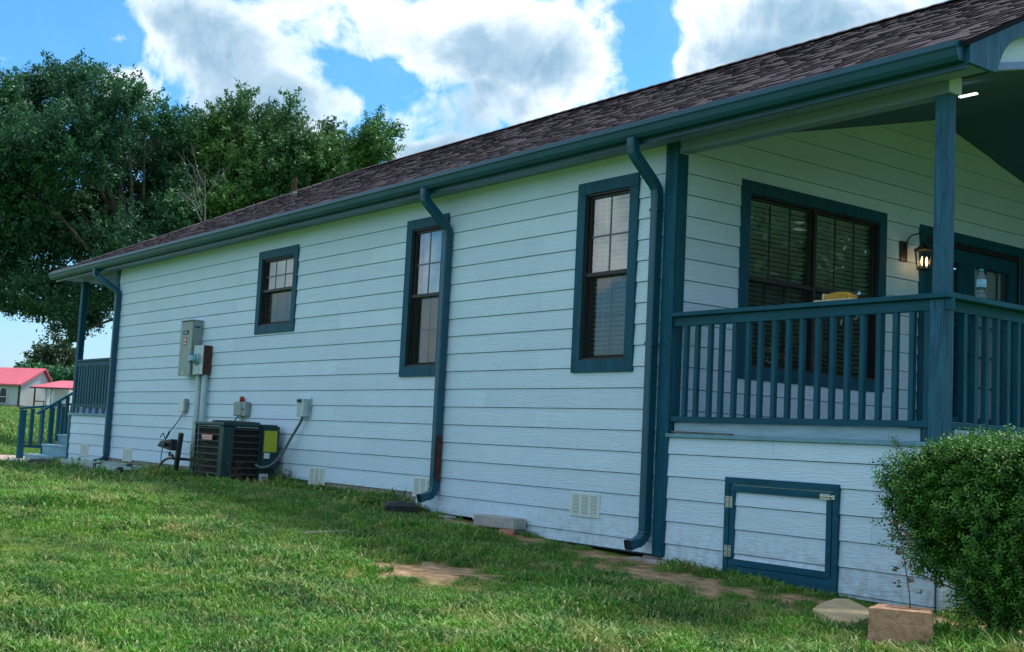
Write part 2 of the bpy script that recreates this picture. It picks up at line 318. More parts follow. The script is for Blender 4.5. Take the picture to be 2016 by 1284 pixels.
def grass_mat():
    m = bpy.data.materials.new('grass_blades'); m.use_nodes = True; t = m.node_tree; n = t.nodes; l = t.links; b = n['Principled BSDF']; b.inputs['Roughness'].default_value = .5; b.inputs['Specular IOR Level'].default_value = .3
    geo = n.new('ShaderNodeNewGeometry'); P = geo.outputs['Position']; oi = n.new('ShaderNodeObjectInfo')
    def nz(s, d=4, off=0):
        q = n.new('ShaderNodeTexNoise'); q.inputs['Scale'].default_value = s; q.inputs['Detail'].default_value = d
        a = n.new('ShaderNodeVectorMath'); a.operation = 'ADD'; a.inputs[1].default_value = (off, off, 0); l.new(P, a.inputs[0]); l.new(a.outputs[0], q.inputs['Vector']); return q.outputs[0]
    def mr(v, a, b_, c=0., d=1.):
        q = n.new('ShaderNodeMapRange'); q.inputs[1].default_value = a; q.inputs[2].default_value = b_; q.inputs[3].default_value = c; q.inputs[4].default_value = d; l.new(v, q.inputs[0]); return q.outputs[0]
    def mx(f, a, c):
        q = n.new('ShaderNodeMix'); q.data_type = 'RGBA'; l.new(f, q.inputs[0])
        for i, v in ((6, a), (7, c)):
            if isinstance(v, tuple): q.inputs[i].default_value = (*v, 1)
            else: l.new(v, q.inputs[i])
        return q.outputs[2]
    g = mx(mr(nz(1.3, 6), .36, .62), (.018, .150, .018), (.110, .370, .016))
    g = mx(oi.outputs['Random'], g, mx(mr(nz(5, 3, 40), .4, .6), (.020, .115, .035), (.17, .34, .040)))
    dry = n.new('ShaderNodeMath'); dry.operation = 'ADD'; l.new(mr(nz(2.3, 7, 9), .54, .76, 0, .95), dry.inputs[0]); l.new(mr(oi.outputs['Random'], .70, 1, -.1, .42), dry.inputs[1]); dry.use_clamp = True
    g = mx(dry.outputs[0], g, (.46, .42, .15))
    at_ = n.new('ShaderNodeAttribute'); at_.attribute_name = 'tone'
    g2 = mx(at_.outputs['Fac'], g, (.50, .50, .20))
    l.new(g2, b.inputs['Base Color'])
    tr = n.new('ShaderNodeBsdfTranslucent'); l.new(g2, tr.inputs[0]); ms = n.new('ShaderNodeMixShader'); ms.inputs[0].default_value = .22
    l.new(b.outputs[0], ms.inputs[1]); l.new(tr.outputs[0], ms.inputs[2]); l.new(ms.outputs[0], n['Material Output'].inputs[0]); return m
M['grass'] = grass_mat()
def shingle_mat():
    m = bpy.data.materials.new('asphalt_shingle'); m.use_nodes = True; t = m.node_tree; n = t.nodes; l = t.links; b = n['Principled BSDF']; b.inputs['Roughness'].default_value = .9; b.inputs['Specular IOR Level'].default_value = .25
    at_ = n.new('ShaderNodeAttribute'); at_.attribute_name = 'tone'
    cr = n.new('ShaderNodeValToRGB'); l.new(at_.outputs['Fac'], cr.inputs[0])
    e = cr.color_ramp.elements; e[0].color = (.014, .011, .018, 1); e[1].color = (.115, .080, .100, 1); q = e.new(.5); q.color = (.054, .037, .047, 1)
    geo = n.new('ShaderNodeNewGeometry'); z = n.new('ShaderNodeTexNoise'); z.inputs['Scale'].default_value = 120; z.inputs['Detail'].default_value = 3; l.new(geo.outputs['Position'], z.inputs['Vector'])
    r = n.new('ShaderNodeMapRange'); r.inputs[1].default_value = .3; r.inputs[2].default_value = .7; r.inputs[3].default_value = .7; r.inputs[4].default_value = 1.3; l.new(z.outputs[0], r.inputs[0])
    s = n.new('ShaderNodeVectorMath'); s.operation = 'SCALE'; l.new(cr.outputs[0], s.inputs[0]); l.new(r.outputs[0], s.inputs['Scale']); l.new(s.outputs[0], b.inputs['Base Color'])
    bp = n.new('ShaderNodeBump'); bp.inputs['Strength'].default_value = .5; bp.inputs['Distance'].default_value = .004; l.new(z.outputs[0], bp.inputs['Height']); l.new(bp.outputs[0], b.inputs['Normal'])
    return m
M['shingle'] = shingle_mat()

# ------------------------------------------------------------------ helpers
class MB:
    def __init__(s): s.v = []; s.f = []
    def quad(s, a, b, c, d):
        i = len(s.v); s.v += [tuple(a), tuple(b), tuple(c), tuple(d)]; s.f.append((i, i+1, i+2, i+3)); return s
    def hexa(s, p):                       # 8 corners: bottom ring then top ring
        i = len(s.v); s.v += [tuple(q) for q in p]
        s.f += [(i, i+3, i+2, i+1), (i+4, i+5, i+6, i+7)]+[(i+k, i+(k+1) % 4, i+4+(k+1) % 4, i+4+k) for k in range(4)]; return s
    def box(s, x0, x1, y0, y1, z0, z1):
        return s.hexa([(x0,y0,z0),(x1,y0,z0),(x1,y1,z0),(x0,y1,z0),(x0,y0,z1),(x1,y0,z1),(x1,y1,z1),(x0,y1,z1)])
    def boxm(s, mtx, sx, sy, sz):         # box centred in x, y, sitting on z=0 of mtx
        p = [(a*sx/2, b*sy/2, c*sz) for c in (0, 1) for a, b in ((-1,-1),(1,-1),(1,1),(-1,1))]
        return s.hexa([mtx @ Vector(q) for q in p])
    def beam(s, a, b, w, h, upv=Vector((0,0,1))):
        a = Vector(a); b = Vector(b); d = (b-a).normalized(); sd = d.cross(upv).normalized(); u = sd.cross(d)
        p = []
        for e in (a, b): p += [e-sd*w/2-u*h/2, e+sd*w/2-u*h/2, e+sd*w/2+u*h/2, e-sd*w/2+u*h/2]
        return s.hexa(p)
    def prism(s, prof, fn0, fn1):         # profile swept between two ends, capped
        i = len(s.v); k = len(prof)
        s.v += [tuple(fn0(q)) for q in prof]+[tuple(fn1(q)) for q in prof]
        s.f += [(i+j, i+(j+1) % k, i+k+(j+1) % k, i+k+j) for j in range(k)]
        s.f += [tuple(range(i+k-1, i-1, -1)), tuple(range(i+k, i+2*k))]; return s
    def tube(s, pts, r, seg=8, cap=True, rs=None, rect=None, up_=None):
        pts = [Vector(p) for p in pts]; i = len(s.v); n = seg
        prev = None
        for j, p in enumerate(pts):
            d = (pts[min(j+1, len(pts)-1)]-pts[max(j-1, 0)]).normalized()
            if up_ is not None: a = up_.cross(d).normalized()
            elif prev is None:
                a = d.cross(Vector((0,0,1)))
                if a.length < .1: a = d.cross(Vector((1,0,0)))
                a.normalize()
            else: a = (prev-d*prev.dot(d)).normalized()
            prev = a; b = d.cross(a)
            rr = rs[j] if rs else r
            if rect:
                w, h, c = rect
                ring = [(-w+c,-h),(w-c,-h),(w,-h+c),(w,h-c),(w-c,h),(-w+c,h),(-w,h-c),(-w,-h+c)]; n = 8
                s.v += [tuple(p+a*q[0]+b*q[1]) for q in ring]
            else: s.v += [tuple(p+(a*math.cos(2*math.pi*k/n)+b*math.sin(2*math.pi*k/n))*rr) for k in range(n)]
        for j in range(len(pts)-1):
            for k in range(n): s.f.append((i+j*n+k, i+j*n+(k+1) % n, i+(j+1)*n+(k+1) % n, i+(j+1)*n+k))
        if cap: s.f += [tuple(range(i+n-1, i-1, -1)), tuple(range(i+(len(pts)-1)*n, i+len(pts)*n))]
        return s
    def lathe(s, prof, c, axis='z', seg=16):
        i = len(s.v); c = Vector(c)
        for (r, h) in prof:
            for k in range(seg):
                t = 2*math.pi*k/seg; a, b = r*math.cos(t), r*math.sin(t)
                s.v.append(tuple(c+(Vector((a,b,h)) if axis == 'z' else Vector((a,h,b)) if axis == 'y' else Vector((h,a,b)))))
        for j in range(len(prof)-1):
            for k in range(seg): s.f.append((i+j*seg+k, i+j*seg+(k+1) % seg, i+(j+1)*seg+(k+1) % seg, i+(j+1)*seg+k))
        s.f += [tuple(range(i+seg-1, i-1, -1)), tuple(range(i+(len(prof)-1)*seg, i+len(prof)*seg))]
        return s
    def build(s, name, m, parent=None, kind=None, bev=0, smooth=False, label=None):
        me = bpy.data.meshes.new(name); me.from_pydata(s.v, [], s.f); me.update()
        bm = bmesh.new(); bm.from_mesh(me); bmesh.ops.recalc_face_normals(bm, faces=bm.faces)
        if bev: bmesh.ops.bevel(bm, geom=list(bm.edges), offset=bev, segments=1, affect='EDGES', clamp_overlap=True)
        bm.to_mesh(me); bm.free()
        me.materials.append(m)
        if smooth: me.polygons.foreach_set('use_smooth', [True]*len(me.polygons))
        return link(name, me, parent, kind, label)
def link(name, me, parent=None, kind=None, label=None):
    o = bpy.data.objects.new(name, me); COL.objects.link(o)
    if parent is not None:
        o.parent = parent; o.matrix_parent_inverse = Matrix.Translation(-root_loc(parent))
    if kind: o['kind'] = kind
    if label: o['label'] = label
    return o
def root_loc(p):
    v = Vector((0,0,0))
    while p is not None: v += p.location; p = None if p.parent is None else None
    return v
def thing(name, label, cat, loc=(0,0,0), group=None):
    o = bpy.data.objects.new(name, None); COL.objects.link(o); o.location = loc; o.empty_display_size = .1
    o['label'] = label; o['category'] = cat
    if group: o['group'] = group
    return o
def tag(o, label, cat, group=None):
    o['label'] = label; o['category'] = cat
    if group: o['group'] = group
    return o
def text(s, size, m, parent, loc, rot, name='lettering', depth=.001):
    c = bpy.data.curves.new(name, 'FONT'); c.body = s; c.size = size; c.extrude = depth; c.align_x = 'CENTER'; c.align_y = 'CENTER'
    o = bpy.data.objects.new(name, c); COL.objects.link(o); o.rotation_euler = rot; o.location = loc
    dg = bpy.context.evaluated_depsgraph_get(); me = bpy.data.meshes.new_from_object(o.evaluated_get(dg)); mw = Matrix.Translation(Vector(loc)) @ Euler(rot).to_matrix().to_4x4()
    bpy.data.objects.remove(o); me.transform(mw); me.materials.clear(); me.materials.append(m); me.name = name
    return link(name, me, parent)

# ------------------------------------------------------------------ terrain
WX = [-400, -40, -22, -17, -13, -8, -6, -4, -2.5, -1, 0, 1.75, 3.2, 8, 60]
WZ = [-1.30, -1.30, -1.31, -1.31, -1.27, -1.24, -1.19, -1.215, -1.31, -1.385, -1.42, -1.465, -1.49, -1.6, -1.6]
def gz(x, y):
    x = np.asarray(x, float); y = np.asarray(y, float)
    z = np.interp(x, WX, WZ)
    d = np.clip(-y, 0, 12); z = z-.014*d
    r = np.clip((np.hypot(x-0, y)-24)/104, 0, 1.05); z = z+1.72*r
    z = z+.018*np.sin(x*1.7+y*.9)*np.clip(d, 0, 1)+.012*np.sin(x*3.9-y*3.1+1)*np.clip(d, 0, 1)
    return z
def gzf(x, y): return float(gz(x, y))
PATCH = [(-.22, -2.10, .66, .62, 35), (.75, -.60, 1.25, .42, -12), (-.25, -.22, .75, .22, -6), (-2.1, -.2, 1.15, .24, -2), (2.0, -.35, .5, .16, 0), (1.2, -.95, .45, .12, -20), (3.2, -.3, .9, .45, 0)]
def soil(x, y):
    s = np.zeros_like(np.asarray(x, float)); x = np.asarray(x); y = np.asarray(y)
    for (cx, cy, a, b, t) in PATCH:
        c, q = math.cos(R(t)), math.sin(R(t)); u = (x-cx)*c+(y-cy)*q; v = -(x-cx)*q+(y-cy)*c
        rr = np.sqrt((u/a)**2+(v/b)**2)+.30*np.sin(u*7+1.3)*np.cos(v*11+.4)+.24*np.sin(x*17+y*13+np.sin(y*9))+.16*np.sin(x*41-y*37)
        s = np.maximum(s, np.clip((1.15-rr)/.75, 0, 1))
    return s
def build_ground():
    xs = np.unique(np.concatenate([np.linspace(-18, 8, 330), np.linspace(-60, -18, 60), -60-np.geomspace(1, 1140, 26), 8+np.geomspace(.5, 1190, 26)]))
    ys = np.unique(np.concatenate([np.linspace(-9, 1.2, 190), np.linspace(1.2, 60, 60), -9-np.geomspace(.5, 1190, 26), 60+np.geomspace(1, 1140, 26)]))
    X, Y = np.meshgrid(xs, ys); Z = gz(X, Y)
    nx, ny = len(xs), len(ys); v = np.stack([X.ravel(), Y.ravel(), Z.ravel()], 1)
    i = np.arange(nx*ny).reshape(ny, nx); f = np.stack([i[:-1,:-1], i[:-1,1:], i[1:,1:], i[1:,:-1]], -1).reshape(-1, 4)
    me = npmesh('ground', v, f, M['ground'], {'soil': soil(v[:,0], v[:,1])}); me.polygons.foreach_set('use_smooth', [True]*len(me.polygons))
    return link('ground', me, None, 'structure')
def npmesh(name, v, f, m, attrs=None):
    me = bpy.data.meshes.new(name); me.vertices.add(len(v)); me.vertices.foreach_set('co', np.ascontiguousarray(v, dtype=np.float32).ravel())
    k = f.shape[1]; me.loops.add(f.size); me.loops.foreach_set('vertex_index', np.ascontiguousarray(f, dtype=np.int32).ravel())
    me.polygons.add(len(f)); me.polygons.foreach_set('loop_start', np.arange(0, f.size, k, dtype=np.int32))
    me.update(calc_edges=True); me.materials.append(m)
    for a, d in (attrs or {}).items():
        at_ = me.attributes.new(a, 'FLOAT', 'POINT'); at_.data.foreach_set('value', np.ascontiguousarray(d, dtype=np.float32))
    return me
build_ground()

# ================================================================== THE HOUSE
D = .18
house = thing('house', 'pale blue sided one-storey house with teal trim and dark plum shingle roof', 'house', (-6.5, 3.6, -1.3))
WIN = {  # opening outer casing rectangles on the long wall (y=0): x0, x1, z0, z1
 'w2': (-7.81, -6.69, .745, 1.845), 'w3': (-4.143, -3.335, .14, 1.845), 'w4': (-1.243, -.437, .14, 1.855)}
ENDWIN = (.765, 2.80, .134, 1.865)
DOOR = (3.34, 5.27, -.37, 1.84)
CAS = .11
def inner(r, c=CAS): return (r[0]+c, r[1]-c, r[2]+c, r[3]-c)
def clip_row(u0, u1, z0, z1, openings):
    """pieces of a siding course left over after the window openings are cut out"""
    rects = [(u0, u1, z0, z1)]
    for (a, b, c, d) in openings:
        out = []
        for (p, q, r, s) in rects:
            if b <= p or a >= q or d <= r or c >= s: out.append((p, q, r, s)); continue
            if a > p: out.append((p, a, r, s))
            if b < q: out.append((b, q, r, s))
            if c > r: out.append((max(p, a), min(q, b), r, c))
            if d < s: out.append((max(p, a), min(q, b), d, s))
        rects = out
    return rects
def board(axis, base, sgn, u0, u1, z0, z1, zb, m, name='siding_board', parent=None, top=None):
    """lap board: bottom edge stands 13 mm proud of the course below"""
    T = .016; h = D+.02
    def out(z): return .004+(1-min(max((z-zb)/h, 0), 1))*.012
    o0, o1 = out(z0), out(z1)
    mb = MB(); g = .0012
    if z0 <= zb+.004 and z1-z0 > .03: z0 = zb+.0052
    def P(u, o, z): return (u, base+sgn*o, z) if axis == 'x' else (base+sgn*o, u, z)
    mb.hexa([P(u0+g, -T*.5, z0), P(u1-g, -T*.5, z0), P(u1-g, o0, z0), P(u0+g, o0, z0), P(u0+g, -T*.5, z1), P(u1-g, -T*.5, z1), P(u1-g, o1, z1), P(u0+g, o1, z1)])
    return mb.build(name, m, parent or house)
def courses(axis, base, sgn, u0, u1, zlo, zhi, openings, m, length=3.66, shift=0.0, zfn=None):
    k = math.floor(zlo/D+1e-6); r = 0
    while k*D < zhi-1e-4:
        zb = k*D
        cuts = []; s = u0+((r*1.37+shift) % length)
        while s < u1-.3:
            if s > u0+.3: cuts.append(s)
            s += length
        E_ = [u0]+cuts+[u1]
        for a, b in zip(E_[:-1], E_[1:]):
            zt = min(zb+D-.0006, zhi)
            for (p, q, c, d) in clip_row(a, b, max(zb, zlo), zt, openings):
                if q-p > .005 and d-c > .005: board(axis, base, sgn, p, q, c, d, zb, m)
        k += 1; r += 1
OPA = [inner(WIN[k]) for k in WIN]
# long wall in three lengths of different foot height; the joints fall behind trim or at board ends
k = -6
while k < 11:
    zb = k*D; zt = zb+D-.0006 if k < 10 else 2.045
    r = (k*5+7) % 3
    cuts = [[-10.2, -5.55, -1.75], [-12.1, -8.45, -3.72], [-9.0, -4.9, -2.55]][r]
    E_ = [-13.11]+cuts+[-.117]
    for a, b in zip(E_[:-1], E_[1:]):
        for (p, q, c, d) in clip_row(a, b, zb, zt, OPA):
            if q-p > .005 and d-c > .005: board('x', 0, -1, p, q, c, d, zb, M['siding'])
    k += 1
board('x', 0, -1, -3.70, -1.62, -1.26, -1.0806, -1.26, M['siding']); board('x', 0, -1, -1.62, -.117, -1.26, -1.0806, -1.26, M['siding'])
board('x', 0, -1, -1.98, -.117, -1.355, -1.2606, -1.44, M['siding'])
# porch skirts
DR = (.672, 1.745, -1.455, -.69)
courses('x', 0, -1, .003, 2.50, -1.46, -.405, [(.76, 1.66, -1.455, -.80)], M['siding'], 5, 2.9)
courses('x', 0, -1, -15.08, -13.24, -1.27, -.405, [], M['siding'], 5, 2.9)
courses('x', 0, -1, -13.105, -13.1, -1.08, -1.07, [], M['siding'])
# end wall under the porch roof
courses('y', 0, 1, .008, 7.28, -.36, 2.05, [inner(ENDWIN), (DOOR[0]+.1, DOOR[1]-.1, -.5, DOOR[3]-.1)], M['siding_y'], 3.66, 2.9)
k = 12
for zb in (2.05, 2.16, 2.34, 2.52, 2.70, 2.88):
    zt = {2.05: 2.16}.get(zb, zb+D); y0 = max(.10, (zb-2.06)/.25); y1 = 7.28-y0
    if y1 > y0+.2: board('y', 0, 1, max(.008, y0-.45), min(7.28, y1+.45), zb+.0003, min(zt-.0006, 2.97), math.floor((zb+.001)/D)*D, M['siding_y'])
# unseen wall added across the porch's far side to darken it; rear walls
mb = MB(); mb.box(.03, 2.44, 7.15, 7.19, -.37, 2.05); mb.build('added_shade_wall', M['soffit'], house)
mb = MB(); mb.box(-13.18, -.01, 7.27, 7.29, -1.3, 2.05); mb.box(-13.2, -13.12, .01, 7.27, -1.3, 2.04); mb.build('rear_wall', M['soffit'], house)
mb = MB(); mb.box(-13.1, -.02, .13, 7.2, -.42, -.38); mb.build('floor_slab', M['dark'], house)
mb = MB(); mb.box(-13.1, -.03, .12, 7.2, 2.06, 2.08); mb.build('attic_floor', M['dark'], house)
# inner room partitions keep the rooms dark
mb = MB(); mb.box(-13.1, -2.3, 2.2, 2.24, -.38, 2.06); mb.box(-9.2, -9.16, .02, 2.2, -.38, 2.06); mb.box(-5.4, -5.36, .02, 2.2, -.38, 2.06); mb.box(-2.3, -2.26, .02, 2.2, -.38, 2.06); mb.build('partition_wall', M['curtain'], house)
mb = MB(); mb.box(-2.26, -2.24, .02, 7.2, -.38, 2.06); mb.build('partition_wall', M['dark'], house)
# foundation
mb = MB(); mb.box(-13.08, -3.72, .012, .12, -1.40, -1.081); mb.build('foundation', M['found'], house)
mb = MB(); mb.box(-3.70, -.1, .25, .33, -1.7, -1.1); mb.build('foundation', M['dark'], house)
mb = MB(); mb.box(-.25, .30, .01, .10, -1.6, -1.375); mb.build('footing', M['found'], house)
for q in ((-.12, 2.5, .012, .05, -1.8, -.42), (-15.05, -13.2, .012, .05, -1.5, -.42), (-1.98, -.125, .012, .05, -1.37, -1.2)): mb = MB(); mb.box(*q); mb.build('skirt_backing', M['lap_shade'], house)  # dark sheets behind the skirt boards, painted in for shadow in the gaps
mb = MB(); mb.box(-3.7, -1.98, .02, .06, -1.262, -1.2); mb.build('mud_sill', M['dark'], house)
mb = MB()
for k_ in range(-6, 11):
    for q in range(33):
        x = -12.9+q*.4064
        if x > -.14 or any(a-.02 < x < b+.02 and c-.03 < k_*D+.03 < d+.03 for a, b, c, d in WIN.values()): continue
        mb.box(x-.004, x+.004, -.0172, -.0150, k_*D+.026, k_*D+.034)
mb.build('nail_heads', M['found2'], house, kind='stuff')
# dark sheets behind the board gaps, their colour standing in for lap shadows
for (a0, a1, c0, c1) in clip_row(-13.11, -.117, -1.08, 2.04, OPA): mb = MB(); mb.box(a0, a1, .0095, .0115, c0, c1); mb.build('lap_shade_sheet', M['lap_shade'], house)
for (a0, a1, c0, c1) in clip_row(.01, 7.2, -.37, 2.05, [inner(ENDWIN), (DOOR[0]+.1, DOOR[1]-.1, -.5, DOOR[3]-.1)]): mb = MB(); mb.box(-.0115, -.0095, a0, a1, c0, c1); mb.build('lap_shade_sheet', M['lap_shade'], house)
# corner boards
mb = MB(); mb.box(-.115, .024, -.026, -.002, -1.365, 2.046); mb.build('corner_board', M['trim'], house, bev=.002)
mb = MB(); mb.box(.002, .026, .0, .10, -.365, 1.95); mb.build('corner_board', M['trim'], house, bev=.002)
mb = MB(); mb.box(-13.235, -13.112, -.024, -.002, -1.12, 2.046); mb.build('corner_board', M['trim'], house, bev=.002)
mb = MB(); mb.box(-15.17, -15.082, -.024, .06, -1.28, -.41); mb.build('corner_board', M['trim'], house, bev=.002)
# decks and their edges
mb = MB(); mb.box(.003, 2.58, -.035, .12, -.403, -.372); mb.build('deck_edge', M['step'], house, bev=.003)
mb = MB(); mb.box(-15.2, -13.1, -.04, .1, -.403, -.36); mb.build('deck_edge', M['step'], house, bev=.003)
for i in range(18):
    y = .125+i*.14; mb = MB(); mb.box(.03, 2.58, y, y+.134, -.403, -.374); mb.build('deck_board', M['deck'], house)
mb = MB(); mb.box(.03, 2.58, 2.66, 7.2, -.403, -.375); mb.build('deck_floor', M['deck'], house)
mb = MB(); mb.box(-15.2, -13.2, .1, 7.2, -.40, -.365); mb.build('deck_floor', M['deck'], house)
mb = MB(); mb.box(2.50, 2.53, .02, 7.2, -1.7, -.41); mb.build('skirt_side', M['siding'], house)
mb = MB(); mb.box(.05, 2.36, .018, .045, -.371, -.282); mb.build('toe_board', M['porchband'], house, bev=.002)
mb = MB(); mb.box(2.515, 2.54, .14, 2.4, -.371, -.282); mb.build('toe_board', M['porchband'], house)
mb = MB(); mb.box(-15.0, -13.3, .02, .05, -.36, -.27); mb.build('toe_board', M['soffit'], house)

# ---- soffit, fascia, beam, gutter
mb = MB(); mb.box(-15.68, 2.85, -.262, -.0, 2.047, 2.056); mb.box(-15.68, -13.2, .0, 7.3, 2.047, 2.056); mb.build('soffit', M['soffit'], house)
mb = MB(); mb.box(-15.70, 2.86, -.285, -.264, 2.000, 2.165); mb.build('fascia', M['gutter'], house, bev=.002)
mb = MB(); mb.box(-15.72, -15.70, -.285, 7.6, 2.03, 2.165); mb.build('fascia', M['gutter'], house)
mb = MB(); mb.box(.026, 2.555, .0, .115, 1.962, 2.046); mb.box(2.50, 2.556, .005, .115, 2.057, 2.12); mb.build('porch_beam', M['soffit'], house, bev=.002)
mb = MB(); mb.box(2.557, 2.566, -.012, .122, 1.966, 2.046); mb.box(2.557, 2.566, .02, .122, 2.0465, 2.115); mb.build('beam_end_cap', M['rough_white'], house)
mb = MB(); mb.box(-15.1, -13.24, .0, .10, 1.99, 2.046); mb.build('porch_beam', M['soffit'], house)
prof = [(-.286, 2.045), (-.286, 2.158), (-.292, 2.158), (-.294, 2.055), (-.345, 2.052), (-.362, 2.078), (-.372, 2.118), (-.384, 2.128), (-.386, 2.156), (-.378, 2.162), (-.392, 2.166), (-.396, 2.126), (-.384, 2.112), (-.372, 2.070), (-.350, 2.042)]
mb = MB(); mb.prism(prof, lambda q: (-15.80, q[0], q[1]), lambda q: (2.845, q[0], q[1])); gut = mb.build('gutter', M['gutter'], house)
pe = [(-.286, 2.042), (-.286, 2.166), (-.396, 2.166), (-.394, 2.126), (-.382, 2.112), (-.370, 2.070), (-.350, 2.042)]
mb = MB(); mb.prism(pe, lambda q: (2.8455, q[0], q[1]), lambda q: (2.852, q[0], q[1])); mb.prism(pe, lambda q: (-15.807, q[0], q[1]), lambda q: (-15.8005, q[0], q[1])); mb.build('gutter_cap', M['gutter'], gut)
# vaulted porch ceiling and gable
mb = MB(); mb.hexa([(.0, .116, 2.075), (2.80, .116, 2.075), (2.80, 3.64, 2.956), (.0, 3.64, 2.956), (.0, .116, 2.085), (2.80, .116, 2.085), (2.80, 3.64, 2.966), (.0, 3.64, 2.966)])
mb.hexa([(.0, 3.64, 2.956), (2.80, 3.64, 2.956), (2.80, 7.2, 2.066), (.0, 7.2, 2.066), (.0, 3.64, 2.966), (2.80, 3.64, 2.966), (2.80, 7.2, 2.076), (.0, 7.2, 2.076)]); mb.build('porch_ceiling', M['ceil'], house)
mb = MB()
mb.prism([(-.02, 2.057), (.02, 2.057), (3.64, 2.962), (7.28, 2.057), (7.3, 2.07), (3.64, 4.02), (-.02, 2.19)], lambda q: (2.800, q[0], q[1]), lambda q: (2.815, q[0], q[1])); gab = mb.build('gable_wall', M['rough_white'], house)
mb = MB(); mb.beam((2.828, -.02, 2.072), (2.828, 3.64, 2.987), .022, .05, Vector((0,0,1))); mb.beam((2.828, 3.64, 2.987), (2.828, 7.2, 2.09), .022, .05); mb.build('gable_trim', M['soffit'], gab, bev=.002)
# blue rake board with its arched cut
prof = [(-.285, 2.03), (.02, 2.03), (.05, 2.10), (.10, 2.19), (.17, 2.262), (.26, 2.318), (.38, 2.365), (.50, 2.40), (3.64, 3.93), (3.64, 4.11), (-.285, 2.150)]
mb = MB(); mb.prism(prof, lambda q: (2.858, q[0], q[1]), lambda q: (2.885, q[0], q[1])); mb.build('rake_board', M['post'], house, bev=.002)
mb = MB(); mb.prism([(7.28-a, b) for a, b in prof], lambda q: (2.858, q[0], q[1]), lambda q: (2.885, q[0], q[1])); mb.build('rake_board', M['post'], house)
mb = MB(); mb.box(2.815, 2.857, -.28, -.0, 2.057, 2.10); mb.build('soffit_return', M['soffit'], house)

# ---- roof: deck + real shingle courses
XL, XR, YE, ZE, HY = -15.80, 2.905, -.335, 2.172, 3.64
def rz(y): return ZE+(y-YE)*.5
mb = MB(); RX = XL+(HY-YE); zr = rz(HY)
def slab(pts, t=.03):
    n_ = len(pts); i = len(mb.v); mb.v += [tuple(p) for p in pts]+[(p[0], p[1], p[2]-t) for p in pts]
    mb.f += [tuple(range(i, i+n_)), tuple(range(i+2*n_-1, i+n_-1, -1))]+[(i+k, i+(k+1) % n_, i+n_+(k+1) % n_, i+n_+k) for k in range(n_)]
YB = 2*HY-YE
slab([(XL, YE, ZE-.012), (XR-.01, YE, ZE-.012), (XR-.01, HY, zr-.012), (RX, HY, zr-.012)])
slab([(XL, YB, ZE-.012), (RX, HY, zr-.012), (XR-.01, HY, zr-.012), (XR-.01, YB, ZE-.012)][::1])
slab([(XL, YE, ZE-.012), (RX, HY, zr-.012), (XL, YB, ZE-.012)])
roof = mb.build('roof', M['shingle'], house)
def shingles():
    V = []; F = []; T = []
    ex = .143; dy = ex/math.sqrt(1.25); nrow = int((HY-YE)/dy)+1
    nrm = Vector((0, -.5, 1)).normalized()
    rr = random.Random(3)
    def tab(x0, x1, y0, y1, lift, tone, back=0):
        # y0 = lower (butt) edge, y1 = upper edge
        i = len(V)
        th = lift
        for (x, y, h) in ((x0, y0, 0), (x1, y0, 0), (x1, y0, th), (x0, y0, th), (x1, y1, .003), (x0, y1, .003)):
            z = rz(y)-.010+nrm.z*h; V.append((x, y+nrm.y*h, z))
        F.extend([(i, i+1, i+2, i+3), (i+3, i+2, i+4, i+5)]); T.extend([tone*.5]*2+[tone]*4)
        # sides
        F.append((i+1, i+4, i+4, i+2)) if False else None
    for r in range(nrow):
        y0 = YE+r*dy; y1 = min(y0+dy+.03, HY)
        x = max(XL+(y0-YE), XL)-.02; xe = XR
        off = rr.random()*.2; x = x-off
        lx = XL+(y0-YE)
        while x < xe:
            w = rr.choice((.06, .08, .10, .13, .16)); a, b = max(x, lx), min(x+w, xe)
            if b > a+.005:
                n_ = mnoise.noise(Vector((a*.9, y0*1.3, 3)))*.5+mnoise.noise(Vector((a*3.1, y0*4, 9)))*.25
                tone = min(max(.50+n_*.40+rr.uniform(-.20, .20), 0), 1)
                lift = rr.choice((.007, .007, .013, .014))
                tab(a, b, y0, y1, lift, tone)
            x += w
    me = npmesh_poly('shingles', V, F, M['shingle'], T)
    return link('shingles', me, roof, 'stuff')
def npmesh_poly(name, V, F, m, T):
    me = bpy.data.meshes.new(name); me.from_pydata(V, [], F); me.materials.append(m)
    a = me.attributes.new('tone', 'FLOAT', 'POINT'); a.data.foreach_set('value', T); me.update(); return me
shingles()
# ridge and hip caps, vent pipe
def caps(a, b, n_, name):
    V = []; F = []; T = []
    a = Vector(a); b = Vector(b); d = (b-a)/n_
    for i in range(n_):
        p = a+d*i; q = p+d*1.15; sd = d.normalized().cross(Vector((0,0,1))).normalized()*.13
        t = rnd.uniform(.25, .75); j = len(V); li = Vector((0,0,.018)); lo = Vector((0,0,-.045))
        for e, h in ((p, .012), (q, .0)):
            V.extend([tuple(e-sd+lo+Vector((0,0,h))), tuple(e+li+Vector((0,0,h))), tuple(e+sd+lo+Vector((0,0,h)))])
        F.extend([(j, j+1, j+4, j+3), (j+1, j+2, j+5, j+4)]); T.extend([t]*6)
    me = npmesh_poly(name, V, F, M['shingle'], T); return link(name, me, roof, 'stuff')
caps((RX, HY, zr), (XR, HY, zr), 74, 'ridge_shingles'); caps((XL, YE, ZE), (RX, HY, zr), 28, 'hip_shingles')
vx, vy = -11.97, 2.5
mb = MB(); mb.lathe([(.04, -.05), (.04, .28)], (vx, vy, rz(vy)), seg=10); mb.build('vent_pipe', M['rust'], roof, smooth=False)
mb = MB(); mb.lathe([(.11, -.05), (.05, .03)], (vx, vy, rz(vy)+.01), seg=10); mb.build('vent_flashing', M['acr'], roof)
# drip edge
mb = MB(); mb.beam((XL, YE+.004, ZE-.026), (XR-.01, YE+.004, ZE-.026), .006, .03); mb.build('drip_edge', M['gutter'], roof)

